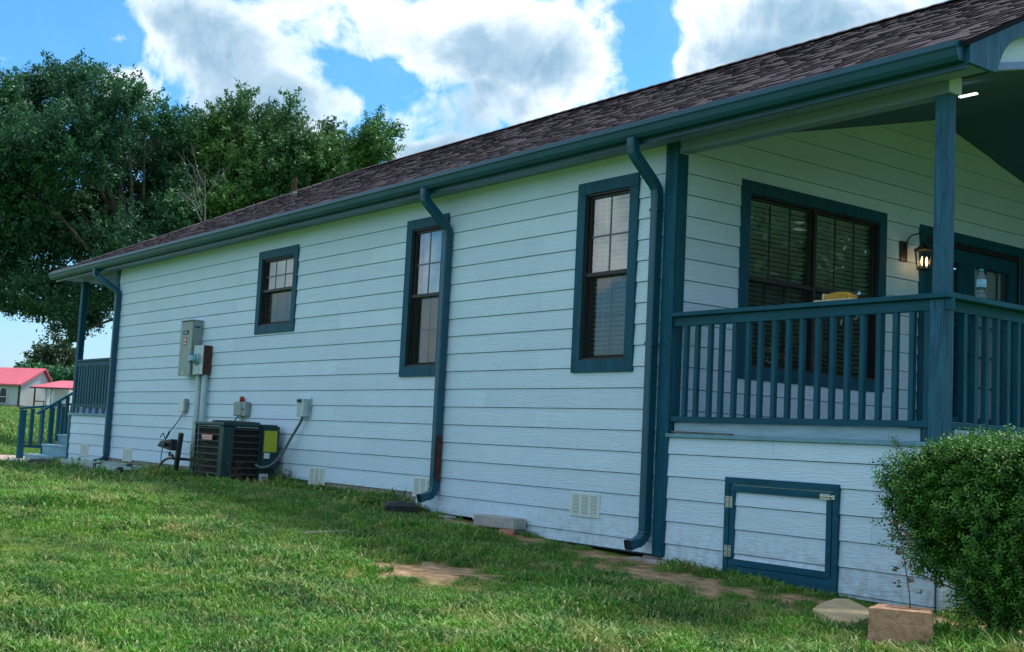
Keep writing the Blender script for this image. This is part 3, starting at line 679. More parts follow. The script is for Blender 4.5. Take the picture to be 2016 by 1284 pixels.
# ---- downspouts
def downspout(x0, xw, top=2.05, bottom=-1.12, label=None, outdir=(-.0, -1.0), rustp=False, len_out=.2, m='gutter'):
    W_, H_ = .042, .035
    pts = [Vector((x0, -.335, top)), Vector((x0, -.335, top-.06)), Vector((x0, -.325, top-.115)), Vector((x0+(xw-x0)*.12, -.295, top-.155)),
           Vector((x0+(xw-x0)*.88, -.105, top-.345)), Vector((xw, -.075, top-.39)), Vector((xw, -.066, top-.45)), Vector((xw, -.064, top-.52))]
    mb = MB(); mb.tube(pts, 0, rect=(W_*1.1, H_*1.2, .014), up_=Vector((1, 0, .001)))
    ds = mb.build('downspout', M[m], house, smooth=False)
    mb = MB(); mb.tube([(xw, -.064, top-.50), (xw, -.064, bottom+.0)], 0, rect=(W_+.003, H_+.003, .010), up_=Vector((1, 0, .001))); sh = mb.build('pipe_section', M[m], ds)
    mb = MB()
    for k in range(-1, 2): mb.box(xw+k*.022-.003, xw+k*.022+.003, -.064-H_-.0055, -.064-H_-.002, bottom+.1, top-.55)
    mb.build('pipe_rib', M[m], sh)
    o = Vector((outdir[0], outdir[1], 0)).normalized(); pts = []
    c0 = Vector((xw, -.064, bottom))
    R_ = .11; n_ = 9
    for i in range(n_+1):
        t = i/n_*R(80); pts.append(c0+o*R_*(1-math.cos(t))+Vector((0,0,-R_*math.sin(t))))
        if i % 1 == 0 and 0 < i < n_: pass
    end = pts[-1]+o*len_out*.4+Vector((0,0,-.02)); pts.append(end)
    mb = MB(); side = o.cross(Vector((0,0,1)))
    # corrugated elbow: alternate ring sizes
    rings = []
    for i, p in enumerate(pts[:-1]):
        rings.append((p, 1.0 if i % 2 == 0 else .9))
    ptsd = [p for p, _ in rings]+[pts[-1]]
    scl = [s for _, s in rings]+[1.0]
    i0 = 0
    for j, p in enumerate(ptsd):
        d = (ptsd[min(j+1, len(ptsd)-1)]-ptsd[max(j-1, 0)]).normalized(); a = side; b = d.cross(a).normalized(); s = scl[j]
        w, h, c = (W_+.005)*s, (H_+.006)*s, .010
        mb.v += [tuple(p+a*q[0]+b*q[1]) for q in [(-w+c,-h),(w-c,-h),(w,-h+c),(w,h-c),(w-c,h),(-w+c,h),(-w,h-c),(-w,-h+c)]]
        if j:
            k0 = (j-1)*8
            for k in range(8): mb.f.append((k0+k, k0+(k+1) % 8, k0+8+(k+1) % 8, k0+8+k))
    e = mb.build('elbow', M[m], ds)
    mb2 = MB(); p = pts[-1]-o*.012; d = (pts[-1]-pts[-2]).normalized(); b = d.cross(side).normalized()
    mb2.quad(*[p+side*sx*(W_-.002)+b*sy*(H_-.001) for sx, sy in ((-1,-1),(1,-1),(1,1),(-1,1))]); mb2.build('outlet_opening', M['dark'], ds)
    mb = MB()
    for z in (top-.58, (top+bottom)/2-.1): mb.box(xw-W_-.006, xw+W_+.006, -.064-H_-.006, -.03, z, z+.028)
    mb.build('pipe_strap', M[m], ds)
    if rustp:
        mb = MB(); mb.box(xw+W_+.0035, xw+W_+.0065, -.092, -.030, bottom+.05, bottom+.52); mb.box(xw+.018, xw+W_+.003, -.064-H_-.0075, -.064-H_-.004, bottom+.08, bottom+.46); mb.build('rust_patch', M['rust'], ds)
    return ds
downspout(-.19, -.165, bottom=-1.16, outdir=(-.05, -1))
downspout(-3.33, -3.28, bottom=-.985, outdir=(-.05, -1), rustp=True)
downspout(-13.38, -13.0, bottom=-1.02, outdir=(-.25, -1))

# ---- windows
def sash(name, P, u0, u1, z0, z1, dep, parent, m='bronze', fw_=.024):
    mb = MB()
    def bx(a, b, c, d, y0=dep, y1=dep+.03): P(mb, a, b, y0, y1, c, d)
    bx(u0, u1, z0, z0+fw_); bx(u0, u1, z1-fw_, z1); bx(u0, u0+fw_, z0+fw_, z1-fw_); bx(u1-fw_, u1, z0+fw_, z1-fw_)
    return mb.build(name, M[m], parent, bev=.002)
def window(plane, rect, units, label, ucols, urows, lcols, lrows, back, base=0, cas='trim', lowback=None, blindm='blind', lower_dark=True, tilt=18):
    """plane 'A': long wall facing -y, 'B': end wall facing +x. depth d counts into the house"""
    def P(mb, u0, u1, d0, d1, z0, z1):
        if plane == 'A': mb.box(u0, u1, base+d0, base+d1, z0, z1)
        else: mb.box(base-d1, base-d0, u0, u1, z0, z1)
    def PQ(p, q, d, r, s_):
        m_ = MB()
        if plane == 'A': m_.quad((p, base+d, r), (q, base+d, r), (q, base+d, s_), (p, base+d, s_))
        else: m_.quad((base-d, p, r), (base-d, q, r), (base-d, q, s_), (base-d, p, s_))
        return m_
    u0, u1, z0, z1 = rect; c = CAS; f = .030; t = .0005
    mb = MB(); P(mb, u0, u1, -f, .0, z1-c, z1); P(mb, u0, u1, -f, .0, z0, z0+c)
    P(mb, u0, u0+c-t, -f, .0, z0+c+t, z1-c-t); P(mb, u1-c+t, u1, -f, .0, z0+c+t, z1-c-t)
    win = mb.build('window', M[cas], house, bev=.0025, label=label)
    a0, a1, b0, b1 = u0+c, u1-c, z0+c, z1-c
    # jamb / bronze frame
    mb = MB(); j = .018
    P(mb, a0-.002, a1+.002, -.012, .09, b1-j, b1+.001); P(mb, a0-.002, a1+.002, -.012, .09, b0-.001, b0+j)
    P(mb, a0-.002, a0+j, -.012, .09, b0+j, b1-j); P(mb, a1-j, a1+.002, -.012, .09, b0+j, b1-j)
    n_ = len(units)
    mb.build('window_frame', M['bronze'], win, bev=.002)
    for i in range(n_):
        s0 = a0+j+(a1-a0-2*j)*units[i][0]; s1 = a0+j+(a1-a0-2*j)*units[i][1]; zm = (b0+b1)/2+.01
        if i: mb = MB(); P(mb, s0-.035, s0, -.014, .09, b0+j, b1-j); mb.build('mullion', M['bronze'], win, bev=.002); s0 += .001
        if n_ > 1 and i == 0: s1 -= .036
        us = sash('upper_sash', P, s0, s1, zm-.015, b1-j, .014, win); ls = sash('lower_sash', P, s0, s1, b0+j, zm+.022, -.008 if False else .046, win)
        mb = MB(); P(mb, s0, s1, -.004, .013, zm-.012, zm+.024); mb.build('meeting_rail', M['bronze'], win, bev=.002)
        PQ(s0+.023, s1-.023, .029, zm+.012, b1-j-.028).build('glass_pane', M['glass'], us)
        PQ(s0+.023, s1-.023, .061, b0+j+.028, zm-.004).build('glass_pane', M['glass'], ls)
        for (cols, rows, c0, c1, d0, sh) in ((ucols, urows, zm+.012, b1-j-.03, .034, us), (lcols, lrows, b0+j+.03, zm-.006, .066, ls)):
            for q in range(1, cols):
                u = s0+.03+(s1-s0-.06)*q/cols; mb = MB(); P(mb, u-.008, u+.008, d0-.009 if d0 < .05 else d0, d0-.001 if d0 < .05 else d0+.008, c0, c1); mb.build('muntin', M['bronze' if (d0 > .05 or plane == 'B') else 'gridw'], sh)
            for q in range(1, rows):
                z = c0+(c1-c0)*q/rows; mb = MB(); P(mb, s0+.03, s1-.03, (d0-.0085 if d0 < .05 else d0+.0085), (d0-.0015 if d0 < .05 else d0+.0135), z-.008, z+.008); mb.build('muntin', M['bronze' if (d0 > .05 or plane == 'B') else 'gridw'], sh)
        if lower_dark:
            PQ(s0+.002, s1-.002, .007, b0+j+.002, zm-.014).build('insect_screen', M['screen'], ls)
        # blinds or curtain behind the glass
        if back == 'blind':
            mb = MB(); z = b0+j+.05; dd = .105; ta = R(tilt)
            while z < b1-j-.03:
                h = .024*math.sin(ta); w = .024*math.cos(ta)
                def Q(u, d, z_): return (u, base+d, z_) if plane == 'A' else (base-d, u, z_)
                mb.hexa([Q(s0+.01, dd-w, z-h), Q(s1-.01, dd-w, z-h), Q(s1-.01, dd+w, z+h), Q(s0+.01, dd+w, z+h), Q(s0+.01, dd-w, z-h+.003), Q(s1-.01, dd-w, z-h+.003), Q(s1-.01, dd+w, z+h+.003), Q(s0+.01, dd+w, z+h+.003)])
                z += .042
            for q in (.3, .9) if plane == 'A' else (.36, .72):
                u = s0+(s1-s0)*q; P(mb, u-.0015, u+.0015, .074, .077, b0+j, b1-j)
            P(mb, s0+.005, s1-.005, .08, .13, b1-j-.03, b1-j)
            mb.build('blind', M[blindm], win, kind='stuff')
        else:
            mb = MB(); n2 = 26
            for q in range(n2):
                def Q(t, z_):
                    u = s0+(s1-s0)*t; d = .13+.018*math.sin(t*34)+.01*math.sin(t*71)
                    return (u, base+d, z_) if plane == 'A' else (base-d, u, z_)
                mb.quad(Q(q/n2, b0+j), Q((q+1)/n2, b0+j), Q((q+1)/n2, b1-j), Q(q/n2, b1-j))
            mb.build('curtain', M[blindm if blindm != 'blind' else 'curtain'], win, smooth=True)
    return win
M['gridw'] = mat('pale_grid_bar', (.10, .14, .16), .5)
window('A', WIN['w2'], [(0, 1)], 'small window with blinds near the meter box', 3, 2, 3, 1, 'blind', tilt=-30)
window('A', WIN['w3'], [(0, 1)], 'tall window with curtains behind the middle downspout', 2, 2, 2, 2, 'curtain')
window('A', WIN['w4'], [(0, 1)], 'tall window with blinds beside the right downspout', 2, 2, 2, 2, 'blind', tilt=-26)
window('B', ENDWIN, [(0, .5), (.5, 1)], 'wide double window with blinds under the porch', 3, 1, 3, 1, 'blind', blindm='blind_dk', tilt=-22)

# ---- french doors
def french():
    y0, y1, z0, z1 = DOOR; c = .10
    mb = MB(); mb.box(-.0, .030, y0, y1, z1-c, z1); mb.box(0, .030, y0, y0+c-.001, z0, z1-c-.001); mb.box(0, .030, y1-c+.001, y1, z0, z1-c-.001)
    fr = mb.build('door_frame', M['trim'], house, bev=.0025)
    mb = MB(); mb.box(-.08, -.001, y0+.04, y0+c+.03, z0, z1-c); mb.box(-.08, -.001, y1-c-.03, y1-.04, z0, z1-c); mb.box(-.08, -.001, y0+c+.03, y1-c-.03, z1-c-.05, z1-.04); mb.build('door_jamb', M['bronze'], fr)
    ym = 4.213; a, b = y0+c+.032, y1-c-.032; zt = z1-c-.055
    for (p, q) in ((a, ym-.002), (ym+.002, b)):
        sw = .135; g0, g1, gz0, gz1 = p+sw, q-sw, -.03, 1.545
        mb = MB(); mb.box(-.06, -.015, p, q, gz1, zt); mb.box(-.06, -.015, p, q, z0+.01, gz0); mb.box(-.06, -.015, p, g0, gz0+.0005, gz1-.0005); mb.box(-.06, -.015, g1, q, gz0+.0005, gz1-.0005)
        dr = mb.build('door_leaf', M['trim'], house, bev=.002)
        mb = MB(); mb.quad((-.043, g0, gz0), (-.043, g1, gz0), (-.043, g1, gz1), (-.043, g0, gz1)); mb.build('glass_pane', M['glass'], dr)
        for k in (1, 2): u = g0+(g1-g0)*k/3; mb = MB(); mb.box(-.038, -.026, u-.012, u+.012, gz0, gz1); mb.build('muntin', M['trim'], dr)
        for k in range(1, 5): z = gz0+(gz1-gz0)*k/5; mb = MB(); mb.box(-.0255, -.020, g0, g1, z-.010, z+.010); mb.build('muntin', M['trim'], dr)
        mb = MB(); n2 = 22
        for k in range(n2):
            def Q(t, z_): return (-.11+.012*math.sin(t*30), g0+(g1-g0)*t, z_)
            mb.quad(Q(k/n2, gz0), Q((k+1)/n2, gz0), Q((k+1)/n2, gz1), Q(k/n2, gz1))
        mb.build('curtain', M['curtain'], dr)
    mb = MB(); mb.lathe([(.012, 0), (.012, .04), (.028, .045), (.03, .065), (.02, .08)], (-.015, ym+.07, .62), axis='x', seg=10); mb.build('door_handle', M['bronze'], dr)
french()

# ---- crawlspace access door in the skirt
def access():
    x0, x1, z0, z1 = DR; f = -.034; w = .050
    mb = MB(); mb.box(x0, x1, f, -.002, z1-w, z1); mb.box(x0, x0+w-.001, f, -.002, z0+.0, z1-w-.001); mb.box(x1-w+.001, x1, f, -.002, z0, z1-w-.001)
    mb.box(x0+w, x1-w, f+.003, -.002, z0+.0, z0+.100); fr = mb.build('access_frame', M['trimh'], house, bev=.002)
    a0, a1, b0, b1 = x0+w+.004, x1-w-.010, z0+.105, z1-w-.010; w2 = .048
    mb = MB(); mb.box(a0, a1, -.030, -.008, b1-w2, b1); mb.box(a0, a1, -.030, -.008, b0, b0+w2); mb.box(a0, a0+w2-.001, -.030, -.008, b0+w2+.001, b1-w2-.001); mb.box(a1-w2+.001, a1, -.030, -.008, b0+w2+.001, b1-w2-.001)
    dr = mb.build('access_door', M['trimh'], house, bev=.002, label='low access hatch in the porch skirt')
    for zb, zt in ((-.90, b1-w2-.001), (-1.08, -.906), (-1.26, -1.086), (-1.3025, -1.266)):
        mb = MB(); mb.hexa([(a0+w2, -.004, max(zb, b0+w2)), (a1-w2, -.004, max(zb, b0+w2)), (a1-w2, -.020, max(zb, b0+w2)), (a0+w2, -.020, max(zb, b0+w2)), (a0+w2, -.004, zt), (a1-w2, -.004, zt), (a1-w2, -.010, zt), (a0+w2, -.010, zt)]); mb.build('siding_board', M['siding'], dr)
    for z in (b1-.17, b0+.06):
        mb = MB(); mb.box(a0-.035, a0-.006, -.040, -.0345, z, z+.085); mb.box(a0-.001, a0+.03, -.0365, -.031, z, z+.085); mb.lathe([(.005, 0), (.005, .085)], (a0-.003, -.040, z), seg=6); mb.build('hinge', M['chrome'], dr)
        mb = MB()
        for zz in (.012, .042, .072):
            for xx in (-.020, .016): mb.lathe([(.004, 0), (.004, -.0025)], (a0+xx, -.0405 if xx < 0 else -.0368, z+zz), axis='y', seg=6)
        mb.build('screw', M['ink'], dr)
    mb = MB(); mb.box(a1-.10, a1-.01, -.034, -.0305, b1-.052, b1-.012); mb.box(a1+.006, a1+.035, -.042, -.0345, b1-.048, b1-.016); mb.tube([(a1-.095, -.042, b1-.03), (a1+.03, -.042, b1-.03)], .006, 6); mb.build('latch', M['chrome'], dr)
access()

# ---- foundation vents
def vent(xc, zc, w=.39, h=.205):
    mb = MB(); y = -.022
    mb.box(xc-w/2, xc+w/2, y, -.004, zc+h/2-.014, zc+h/2); mb.box(xc-w/2, xc+w/2, y, -.004, zc-h/2, zc-h/2+.014)
    n_ = 3; cw = (w-.028)/n_
    for k in range(n_+1):
        x = xc-w/2+k*cw+(.0 if k == 0 else .0); mb.box(x, x+.028, y, -.004, zc-h/2+.014, zc+h/2-.014)
    v = mb.build('foundation_vent', M['vent'], house, bev=.0015)
    mb = MB(); mb.box(xc-w/2+.01, xc+w/2-.01, -.017, -.0165, zc-h/2+.01, zc+h/2-.01); mb.build('vent_backing', M['dark'], v)
    mb = MB(); rows = 15
    for k in range(rows):
        z = zc-h/2+.018+(h-.036)*k/(rows-1)
        for q in range(n_):
            x = xc-w/2+.028+q*cw; mb.hexa([(x, -.017, z+.002), (x+cw-.028, -.017, z+.002), (x+cw-.028, -.023, z-.004), (x, -.023, z-.004), (x, -.017, z+.005), (x+cw-.028, -.017, z+.005), (x+cw-.028, -.023, z), (x, -.023, z)])
    mb.build('vent_louver', M['vent'], v, kind='stuff')
for xc, zc in ((-5.86, -1.015), (-3.56, -1.015), (-.98, -1.018), (-14.22, -1.0), (-12.15, -1.0)): vent(xc, zc)

# ---- front porch post and railings (parts of the house)
mb = MB(); mb.box(2.443, 2.542, .002, .098, .6, 1.960); mb.build('porch_post', M['post'], house, bev=.004)
mb = MB(); mb.box(2.436, 2.545, -.012, .104, -.371, .575); mb.build('porch_post', M['post'], house, bev=.004)
mb = MB(); mb.box(2.385, 2.4355, .004, .075, -.371, .535); mb.build('rail_cleat', M['trim'], house, bev=.003)
mb = MB(); mb.box(.027, 2.60, -.040, .105, .577, .612); mb.box(.0275, 2.60, -.004, .034, .50, .5765); mb.box(.0275, 2.436, -.010, .040, -.279, -.232)
rail = mb.build('porch_railing', M['trimh'], house, bev=.004)
for u in (.144, .267, .411, .533, .671, .812, .935, 1.072, 1.205, 1.334, 1.478, 1.609, 1.74, 1.871, 2.007, 2.14, 2.273):
    x = u+.002; mb = MB(); mb.box(x, x+.040, -.008+.0, .030, -.2315, .4995); mb.build('baluster', M['trim'], rail, bev=.003)
mb = MB(); mb.box(2.47, 2.60, .1055, 2.9, .577, .612); mb.box(2.497, 2.535, .105, 2.9, .50, .5765); mb.box(2.493, 2.54, .105, 2.9, -.279, -.232)
rail2 = mb.build('porch_railing', M['trimh'], house, bev=.004)
y = .235
while y < 2.85:
    mb = MB(); mb.box(2.498, 2.538, y, y+.04, -.2315, .4995); mb.build('baluster', M['trim'], rail2, bev=.003); y += .1305
mb = MB(); mb.box(2.443, 2.542, 2.9, 3.0, -.371, 2.7); mb.build('porch_post', M['post'], house, bev=.004)
mb = MB(); mb.box(2.443, 2.542, 7.1, 7.2, -.371, 2.06); mb.build('porch_post', M['post'], house, bev=.004)
# rear porch
mb = MB(); mb.box(-15.15, -15.02, .0, .10, -.36, 1.99); mb.build('porch_post', M['trim'], house, bev=.004)
mb = MB(); mb.box(-15.15, -15.02, 7.1, 7.2, -.36, 2.04); mb.build('porch_post', M['trim'], house, bev=.004)
mb = MB(); mb.box(-15.02, -13.24, -.025, .10, .545, .58); mb.box(-15.0, -13.24, .0, .04, .46, .5445); mb.box(-15.0, -13.24, .0, .045, -.265, -.20); rail3 = mb.build('porch_railing', M['trimh'], house, bev=.003)
for i in range(12):
    x = -14.93+i*.142; mb = MB(); mb.box(x, x+.09, .002, .038, -.1995, .4595); mb.build('baluster', M['trim'], rail3)
mb = MB(); mb.box(-14.5, -14.46, .045, .06, -.36, -.27)
for i in range(5): mb.box(-14.9+i*.33, -14.78+i*.33, .005, .045, -.36, -.266)
mb.build('rail_foot', M['trim'], rail3)

# ================================================================== rear steps
stairs = thing('porch_steps', 'blue painted wooden steps with teal handrails at the far porch', 'steps', (-16, .3, -1.31))
for i in range(4):
    y0 = -.26+.28*i; zt = -1.149+.19*i; xl = -16.82; xr = -15.10 if i == 0 else -15.18
    mb = MB(); mb.box(xl, xr, y0-.02, y0+.30, zt-.035, zt); mb.build('tread', M['step'], stairs, bev=.004)
    mb = MB(); mb.box(xl+.01, xr-.01, y0, y0+.02, zt-.19 if i else -1.36, zt-.036); mb.build('riser', M['step'], stairs)
mb = MB(); mb.box(-15.14, -15.115, -.25, -.03, -1.36, -1.186); mb.build('stringer', M['trim'], stairs)
mb = MB(); mb.box(-16.8, -15.2, .9, 2.0, -.42, -.38); mb.build('landing', M['step'], stairs)
mb = MB(); mb.box(-16.76, -16.72, .0, .9, -1.36, -1.0); mb.build('stringer', M['trim'], stairs)
mb = MB(); mb.beam((-16.8, -.10, -.40), (-16.8, .58, .06), .09, .04); hr = mb.build('handrail', M['trimh'], stairs, bev=.003)
for i, y in enumerate((-.02, .13, .27, .42)):
    mb = MB(); mb.box(-16.84, -16.75, y, y+.05, -1.0+.05*i, -.40+.675*(y+.10)); mb.build('baluster', M['trim'], hr)
mb = MB(); mb.beam((-18.0, -.10, -.31), (-18.0, .98, -.16), .09, .04); hr = mb.build('handrail', M['trimh'], stairs, bev=.003)
for i, (y, w) in enumerate(((-.08, .12), (.13, .06), (.32, .06), (.52, .06), (.72, .06), (.9, .06))):
    mb = MB(); mb.box(-18.04, -17.96, y, y+w, -1.31 if i == 0 else -1.02, -.335+.139*(y+.1)); mb.build('baluster', M['trim'], hr)
mb = MB(); mb.box(-18.03, -17.97, .04, .98, -1.07, -1.02); mb.build('bottom_rail', M['trimh'], hr)

# ================================================================== things on the wall
def conduit_path(parent, pts, r, m, name='conduit', seg=8):
    mb = MB(); P_ = [Vector(p) for p in pts]; out = []
    if len(P_) > 2:
        for i in range(len(P_)-1):
            a, b, c, d = P_[max(i-1,0)], P_[i], P_[i+1], P_[min(i+2, len(P_)-1)]
            for k in range(6):
                t = k/6; out.append(.5*((2*b)+(c-a)*t+(2*a-5*b+4*c-d)*t*t+(3*b-a-3*c+d)*t**3))
        out.append(P_[-1])
    else: out = P_
    mb.tube(out, r, seg); return mb.build(name, M[m], parent, smooth=True)
# breaker panel (tall grey box)
el = thing('breaker_panel', 'tall grey electrical breaker box on the siding above grey conduits', 'electrical panel', (-9.75, 0, .2))
mb = MB(); mb.box(-9.93, -9.52, -.165, -.018, .225, 1.005); mb.build('enclosure', M['grey'], el, bev=.004)
mb = MB(); mb.box(-9.94, -9.515, -.173, -.1655, .215, .995); cov = mb.build('cover', M['grey'], el, bev=.002)
mb = MB(); mb.box(-9.94, -9.51, -.19, -.016, 1.0055, 1.017); mb.build('rain_hood', M['grey'], el, bev=.002)
mb = MB(); mb.box(-9.84, -9.64, -.1765, -.1735, .815, .868); mb.build('name_plate', M['ink'], cov)
mb = MB(); mb.box(-9.79, -9.77, -.1778, -.1768, .83, .852); mb.box(-9.76, -9.735, -.1778, -.1768, .83, .852); mb.box(-9.725, -9.70, -.1778, -.1768, .83, .852); mb.build('plate_lettering', M['paper'], cov)
mb = MB(); mb.box(-9.80, -9.70, -.1765, -.1735, .655, .765); lb = mb.build('warning_sticker', M['red'], cov)
mb = MB(); mb.box(-9.785, -9.715, -.178, -.177, .72, .75); mb.box(-9.785, -9.765, -.178, -.177, .67, .70); mb.box(-9.755, -9.715, -.178, -.177, .67, .70); mb.build('sticker_lettering', M['paper'], cov)
mb = MB(); mb.box(-9.77, -9.73, -.182, -.174, .235, .275); mb.build('latch', M['white'], cov)
mb = MB(); mb.box(-9.5165, -9.5140, -.14, -.06, .905, .925); mb.build('blue_sticker', M['blue'], el)
# meter
me_ = thing('electric_meter', 'galvanised meter socket with round glass meter and rusty side', 'electric meter', (-9.2, 0, .24))
mb = MB(); mb.box(-9.46, -9.135, -.1435, -.018, .235, .64); mb.build('socket_box', M['rust'], me_, bev=.003)
mb = MB(); mb.box(-9.465, -9.13, -.151, -.144, .23, .645); mb.build('cover', M['galv'], me_, bev=.002)
mb = MB(); mb.lathe([(.085, 0), (.088, -.02), (.08, -.03)], (-9.34, -.152, .45), axis='y', seg=20); mb.build('meter_ring', M['galv'], me_, smooth=False)
mb = MB(); mb.lathe([(.072, -.03), (.072, -.10), (.055, -.12)], (-9.34, -.152, .45), axis='y', seg=20); mb.build('meter_glass', M['bottle'], me_)
mb = MB(); mb.lathe([(.05, -.03), (.05, -.085)], (-9.34, -.152, .45), axis='y', seg=16); mb.build('dial', M['paper'], me_)
mb = MB(); mb.box(-9.34-.045, -9.34+.045, -.255, -.24, .40, .42); mb.build('rating_plate', M['ink'], me_)
mb = MB(); mb.box(-9.32, -9.28, -.166, -.151, .232, .255); mb.build('seal_tab', M['chrome'], me_)
for i, (x, z1_) in enumerate(((-9.33, .23), (-8.96+.02, .23))):
    pass
def cylp(parent, x, y, z0, z1, r, m, name): mb = MB(); mb.tube([(x, y, z0), (x, y, z1)], r, 14); return mb.build(name, M[m], parent, smooth=True)
cylp(el, -9.46, -.075, -1.2, .228, .022, 'pvc', 'conduit'); cylp(me_, -9.36, -.085, -1.2, .232, .046, 'pvc', 'conduit'); cylp(me_, -9.185, -.080, -1.2, .234, .040, 'pvc', 'conduit')
cylp(me_, -9.27, -.045, -1.2, .234, .012, 'conduit', 'ground_wire_tube')
mb = MB(); mb.lathe([(.052, -.46), (.052, -.40)], (-9.36, -.085, 0), seg=12); mb.build('coupling', M['pvc'], me_)
# telephone box (left)
tb = thing('phone_box', 'small pale utility box with a black cable hanging down the wall', 'utility box', (-9.95, 0, -.3))
mb = MB(); mb.box(-10.07, -9.90, -.075, -.018, -.30, -.10); mb.build('box_body', M['vent'], tb, bev=.006)
mb = MB(); mb.box(-9.8995, -9.845, -.07, -.018, -.29, -.11); mb.build('box_lid', M['grey'], tb, bev=.004)
mb = MB(); mb.box(-9.98, -9.94, -.065, -.03, -.33, -.3005); mb.build('cable_gland', M['vent'], tb)
conduit_path(tb, [(-9.95, -.05, -.32), (-10.05, -.06, -.42), (-10.25, -.08, -.56), (-10.35, -.12, -.70), (-10.25, -.2, -.62), (-10.1, -.3, -.68)], .007, 'cable', 'cable')
conduit_path(tb, [(-10.28, -.10, -.58), (-10.42, -.12, -.78), (-10.42, -.14, -1.0), (-10.3, -.16, -1.12), (-10.1, -.2, -1.22)], .007, 'cable', 'cable')
# septic alarm box with red lamp
ab = thing('alarm_box', 'small grey alarm box with a red lamp on top above the condenser', 'alarm box', (-7.9, 0, -.3))
mb = MB(); mb.box(-8.14, -7.78, -.09, -.018, -.335, -.145); mb.build('box_body', M['grey'], ab, bev=.008)
mb = MB(); mb.box(-8.13, -7.90, -.098, -.0905, -.325, -.155); mb.build('box_cover', M['grey'], ab, bev=.004)
mb = MB(); mb.lathe([(.032, 0), (.032, .05), (.022, .068), (.006, .074)], (-7.98, -.055, -.1445), seg=14); mb.build('red_lamp', M['redp'], ab, smooth=True)
mb = MB(); mb.box(-7.88, -7.82, -.094, -.0905, -.25, -.235); mb.build('switch', M['ink'], ab)
cylp(ab, -7.98, -.045, -1.2, -.336, .016, 'pvc', 'conduit'); conduit_path(ab, [(-8.05, -.06, -.335), (-8.1, -.08, -.4), (-8.08, -.07, -.5)], .008, 'cable', 'cable')
# disconnect box and flexible conduit to the condenser
dc = thing('disconnect_box', 'grey disconnect box with a curved flexible conduit to the condenser', 'electrical box', (-6.2, 0, -.35))
mb = MB(); mb.box(-6.30, -6.13, -.11, -.018, -.32, -.105); mb.build('box_body', M['galv'], dc, bev=.003)
mb = MB(); mb.box(-6.127, -6.10, -.03, -.0175, -.33, -.085); mb.build('back_plate', M['galv'], dc)
mb = MB(); mb.box(-6.29, -6.20, -.122, -.1105, -.15, -.112); mb.build('handle', M['ink'], dc)
conduit_path(dc, [(-6.22, -.07, -.32), (-6.24, -.075, -.38), (-6.38, -.10, -.55), (-6.52, -.16, -.78), (-6.60, -.25, -.92), (-6.68, -.34, -.96), (-6.77, -.38, -.93)], .017, 'conduit', 'flexible_conduit')

# ================================================================== condenser
AX0, AX1, AY0, AY1, AZ0, AZ1 = -7.63, -6.78, -.82, -.12, -1.30, -.435
ac = thing('air_conditioner', 'dark green outdoor condenser unit with louvered sides and yellow label', 'air conditioner', ((AX0+AX1)/2, (AY0+AY1)/2, -1.24))
mb = MB(); mb.box(AX0+.03, AX1-.03, AY0+.03, AY1-.03, AZ0, AZ1-.05); mb.build('coil', M['coil'], ac)
mb = MB(); mb.box(AX0-.012, AX1+.012, AY0-.012, AY1+.012, AZ1-.045, AZ1); mb.build('top_cover', M['acg'], ac, bev=.012)
mb = MB(); mb.lathe([(.30, 0), (.30, .015), (.27, .018), (.27, .002)], ((AX0+AX1)/2, (AY0+AY1)/2, AZ1+.0005), seg=24)
for k in range(9): t = k*math.pi/9; c_, s_ = math.cos(t)*.29, math.sin(t)*.29; cx, cy = (AX0+AX1)/2, (AY0+AY1)/2; mb.tube([(cx-c_, cy-s_, AZ1+.02+.001*k), (cx+c_, cy+s_, AZ1+.02+.001*k)], .003, 4)
mb.build('fan_guard', M['acr'], ac)
mb = MB(); mb.box(AX1-.125, AX1+.004, AY0-.004, AY0+.14, AZ0, AZ1-.046); mb.build('corner_post', M['acg'], ac, bev=.006)
mb = MB(); mb.box(AX0-.004, AX0+.02, AY0-.004, AY0+.03, AZ0, AZ1-.046); mb.build('corner_post', M['acg'], ac, bev=.003)
mb = MB(); mb.box(AX1-.05, AX1+.004, AY1-.22, AY1+.004, AZ0, AZ1-.046); mb.build('service_panel', M['acg'], ac, bev=.004)
mb = MB(); mb.box(AX1+.0045, AX1+.05, AY1-.20, AY1+.02, -.98, AZ1-.02); svc = mb.build('control_box', M['acg'], ac, bev=.004)
mb = MB(); mb.box(AX1+.051, AX1+.0525, AY1-.185, AY1-.01, -.77, -.51); mb.build('yellow_label', M['yellow'], ac)
mb = MB(); mb.box(AX1+.051, AX1+.0525, AY1-.175, AY1-.10, -.85, -.782); mb.build('white_label', M['paper'], ac)
mb = MB(); mb.box(AX1+.005, AX1+.0065, AY1-.20, AY1-.08, -1.19, -1.04); wl = mb.build('white_label', M['paper'], ac)
mb = MB()
for z in (-1.085, -1.14): mb.box(AX1+.0068, AX1+.0078, AY1-.175, AY1-.105, z-.004, z+.004)
mb.build('label_print', M['ink'], ac)
n_ = 10
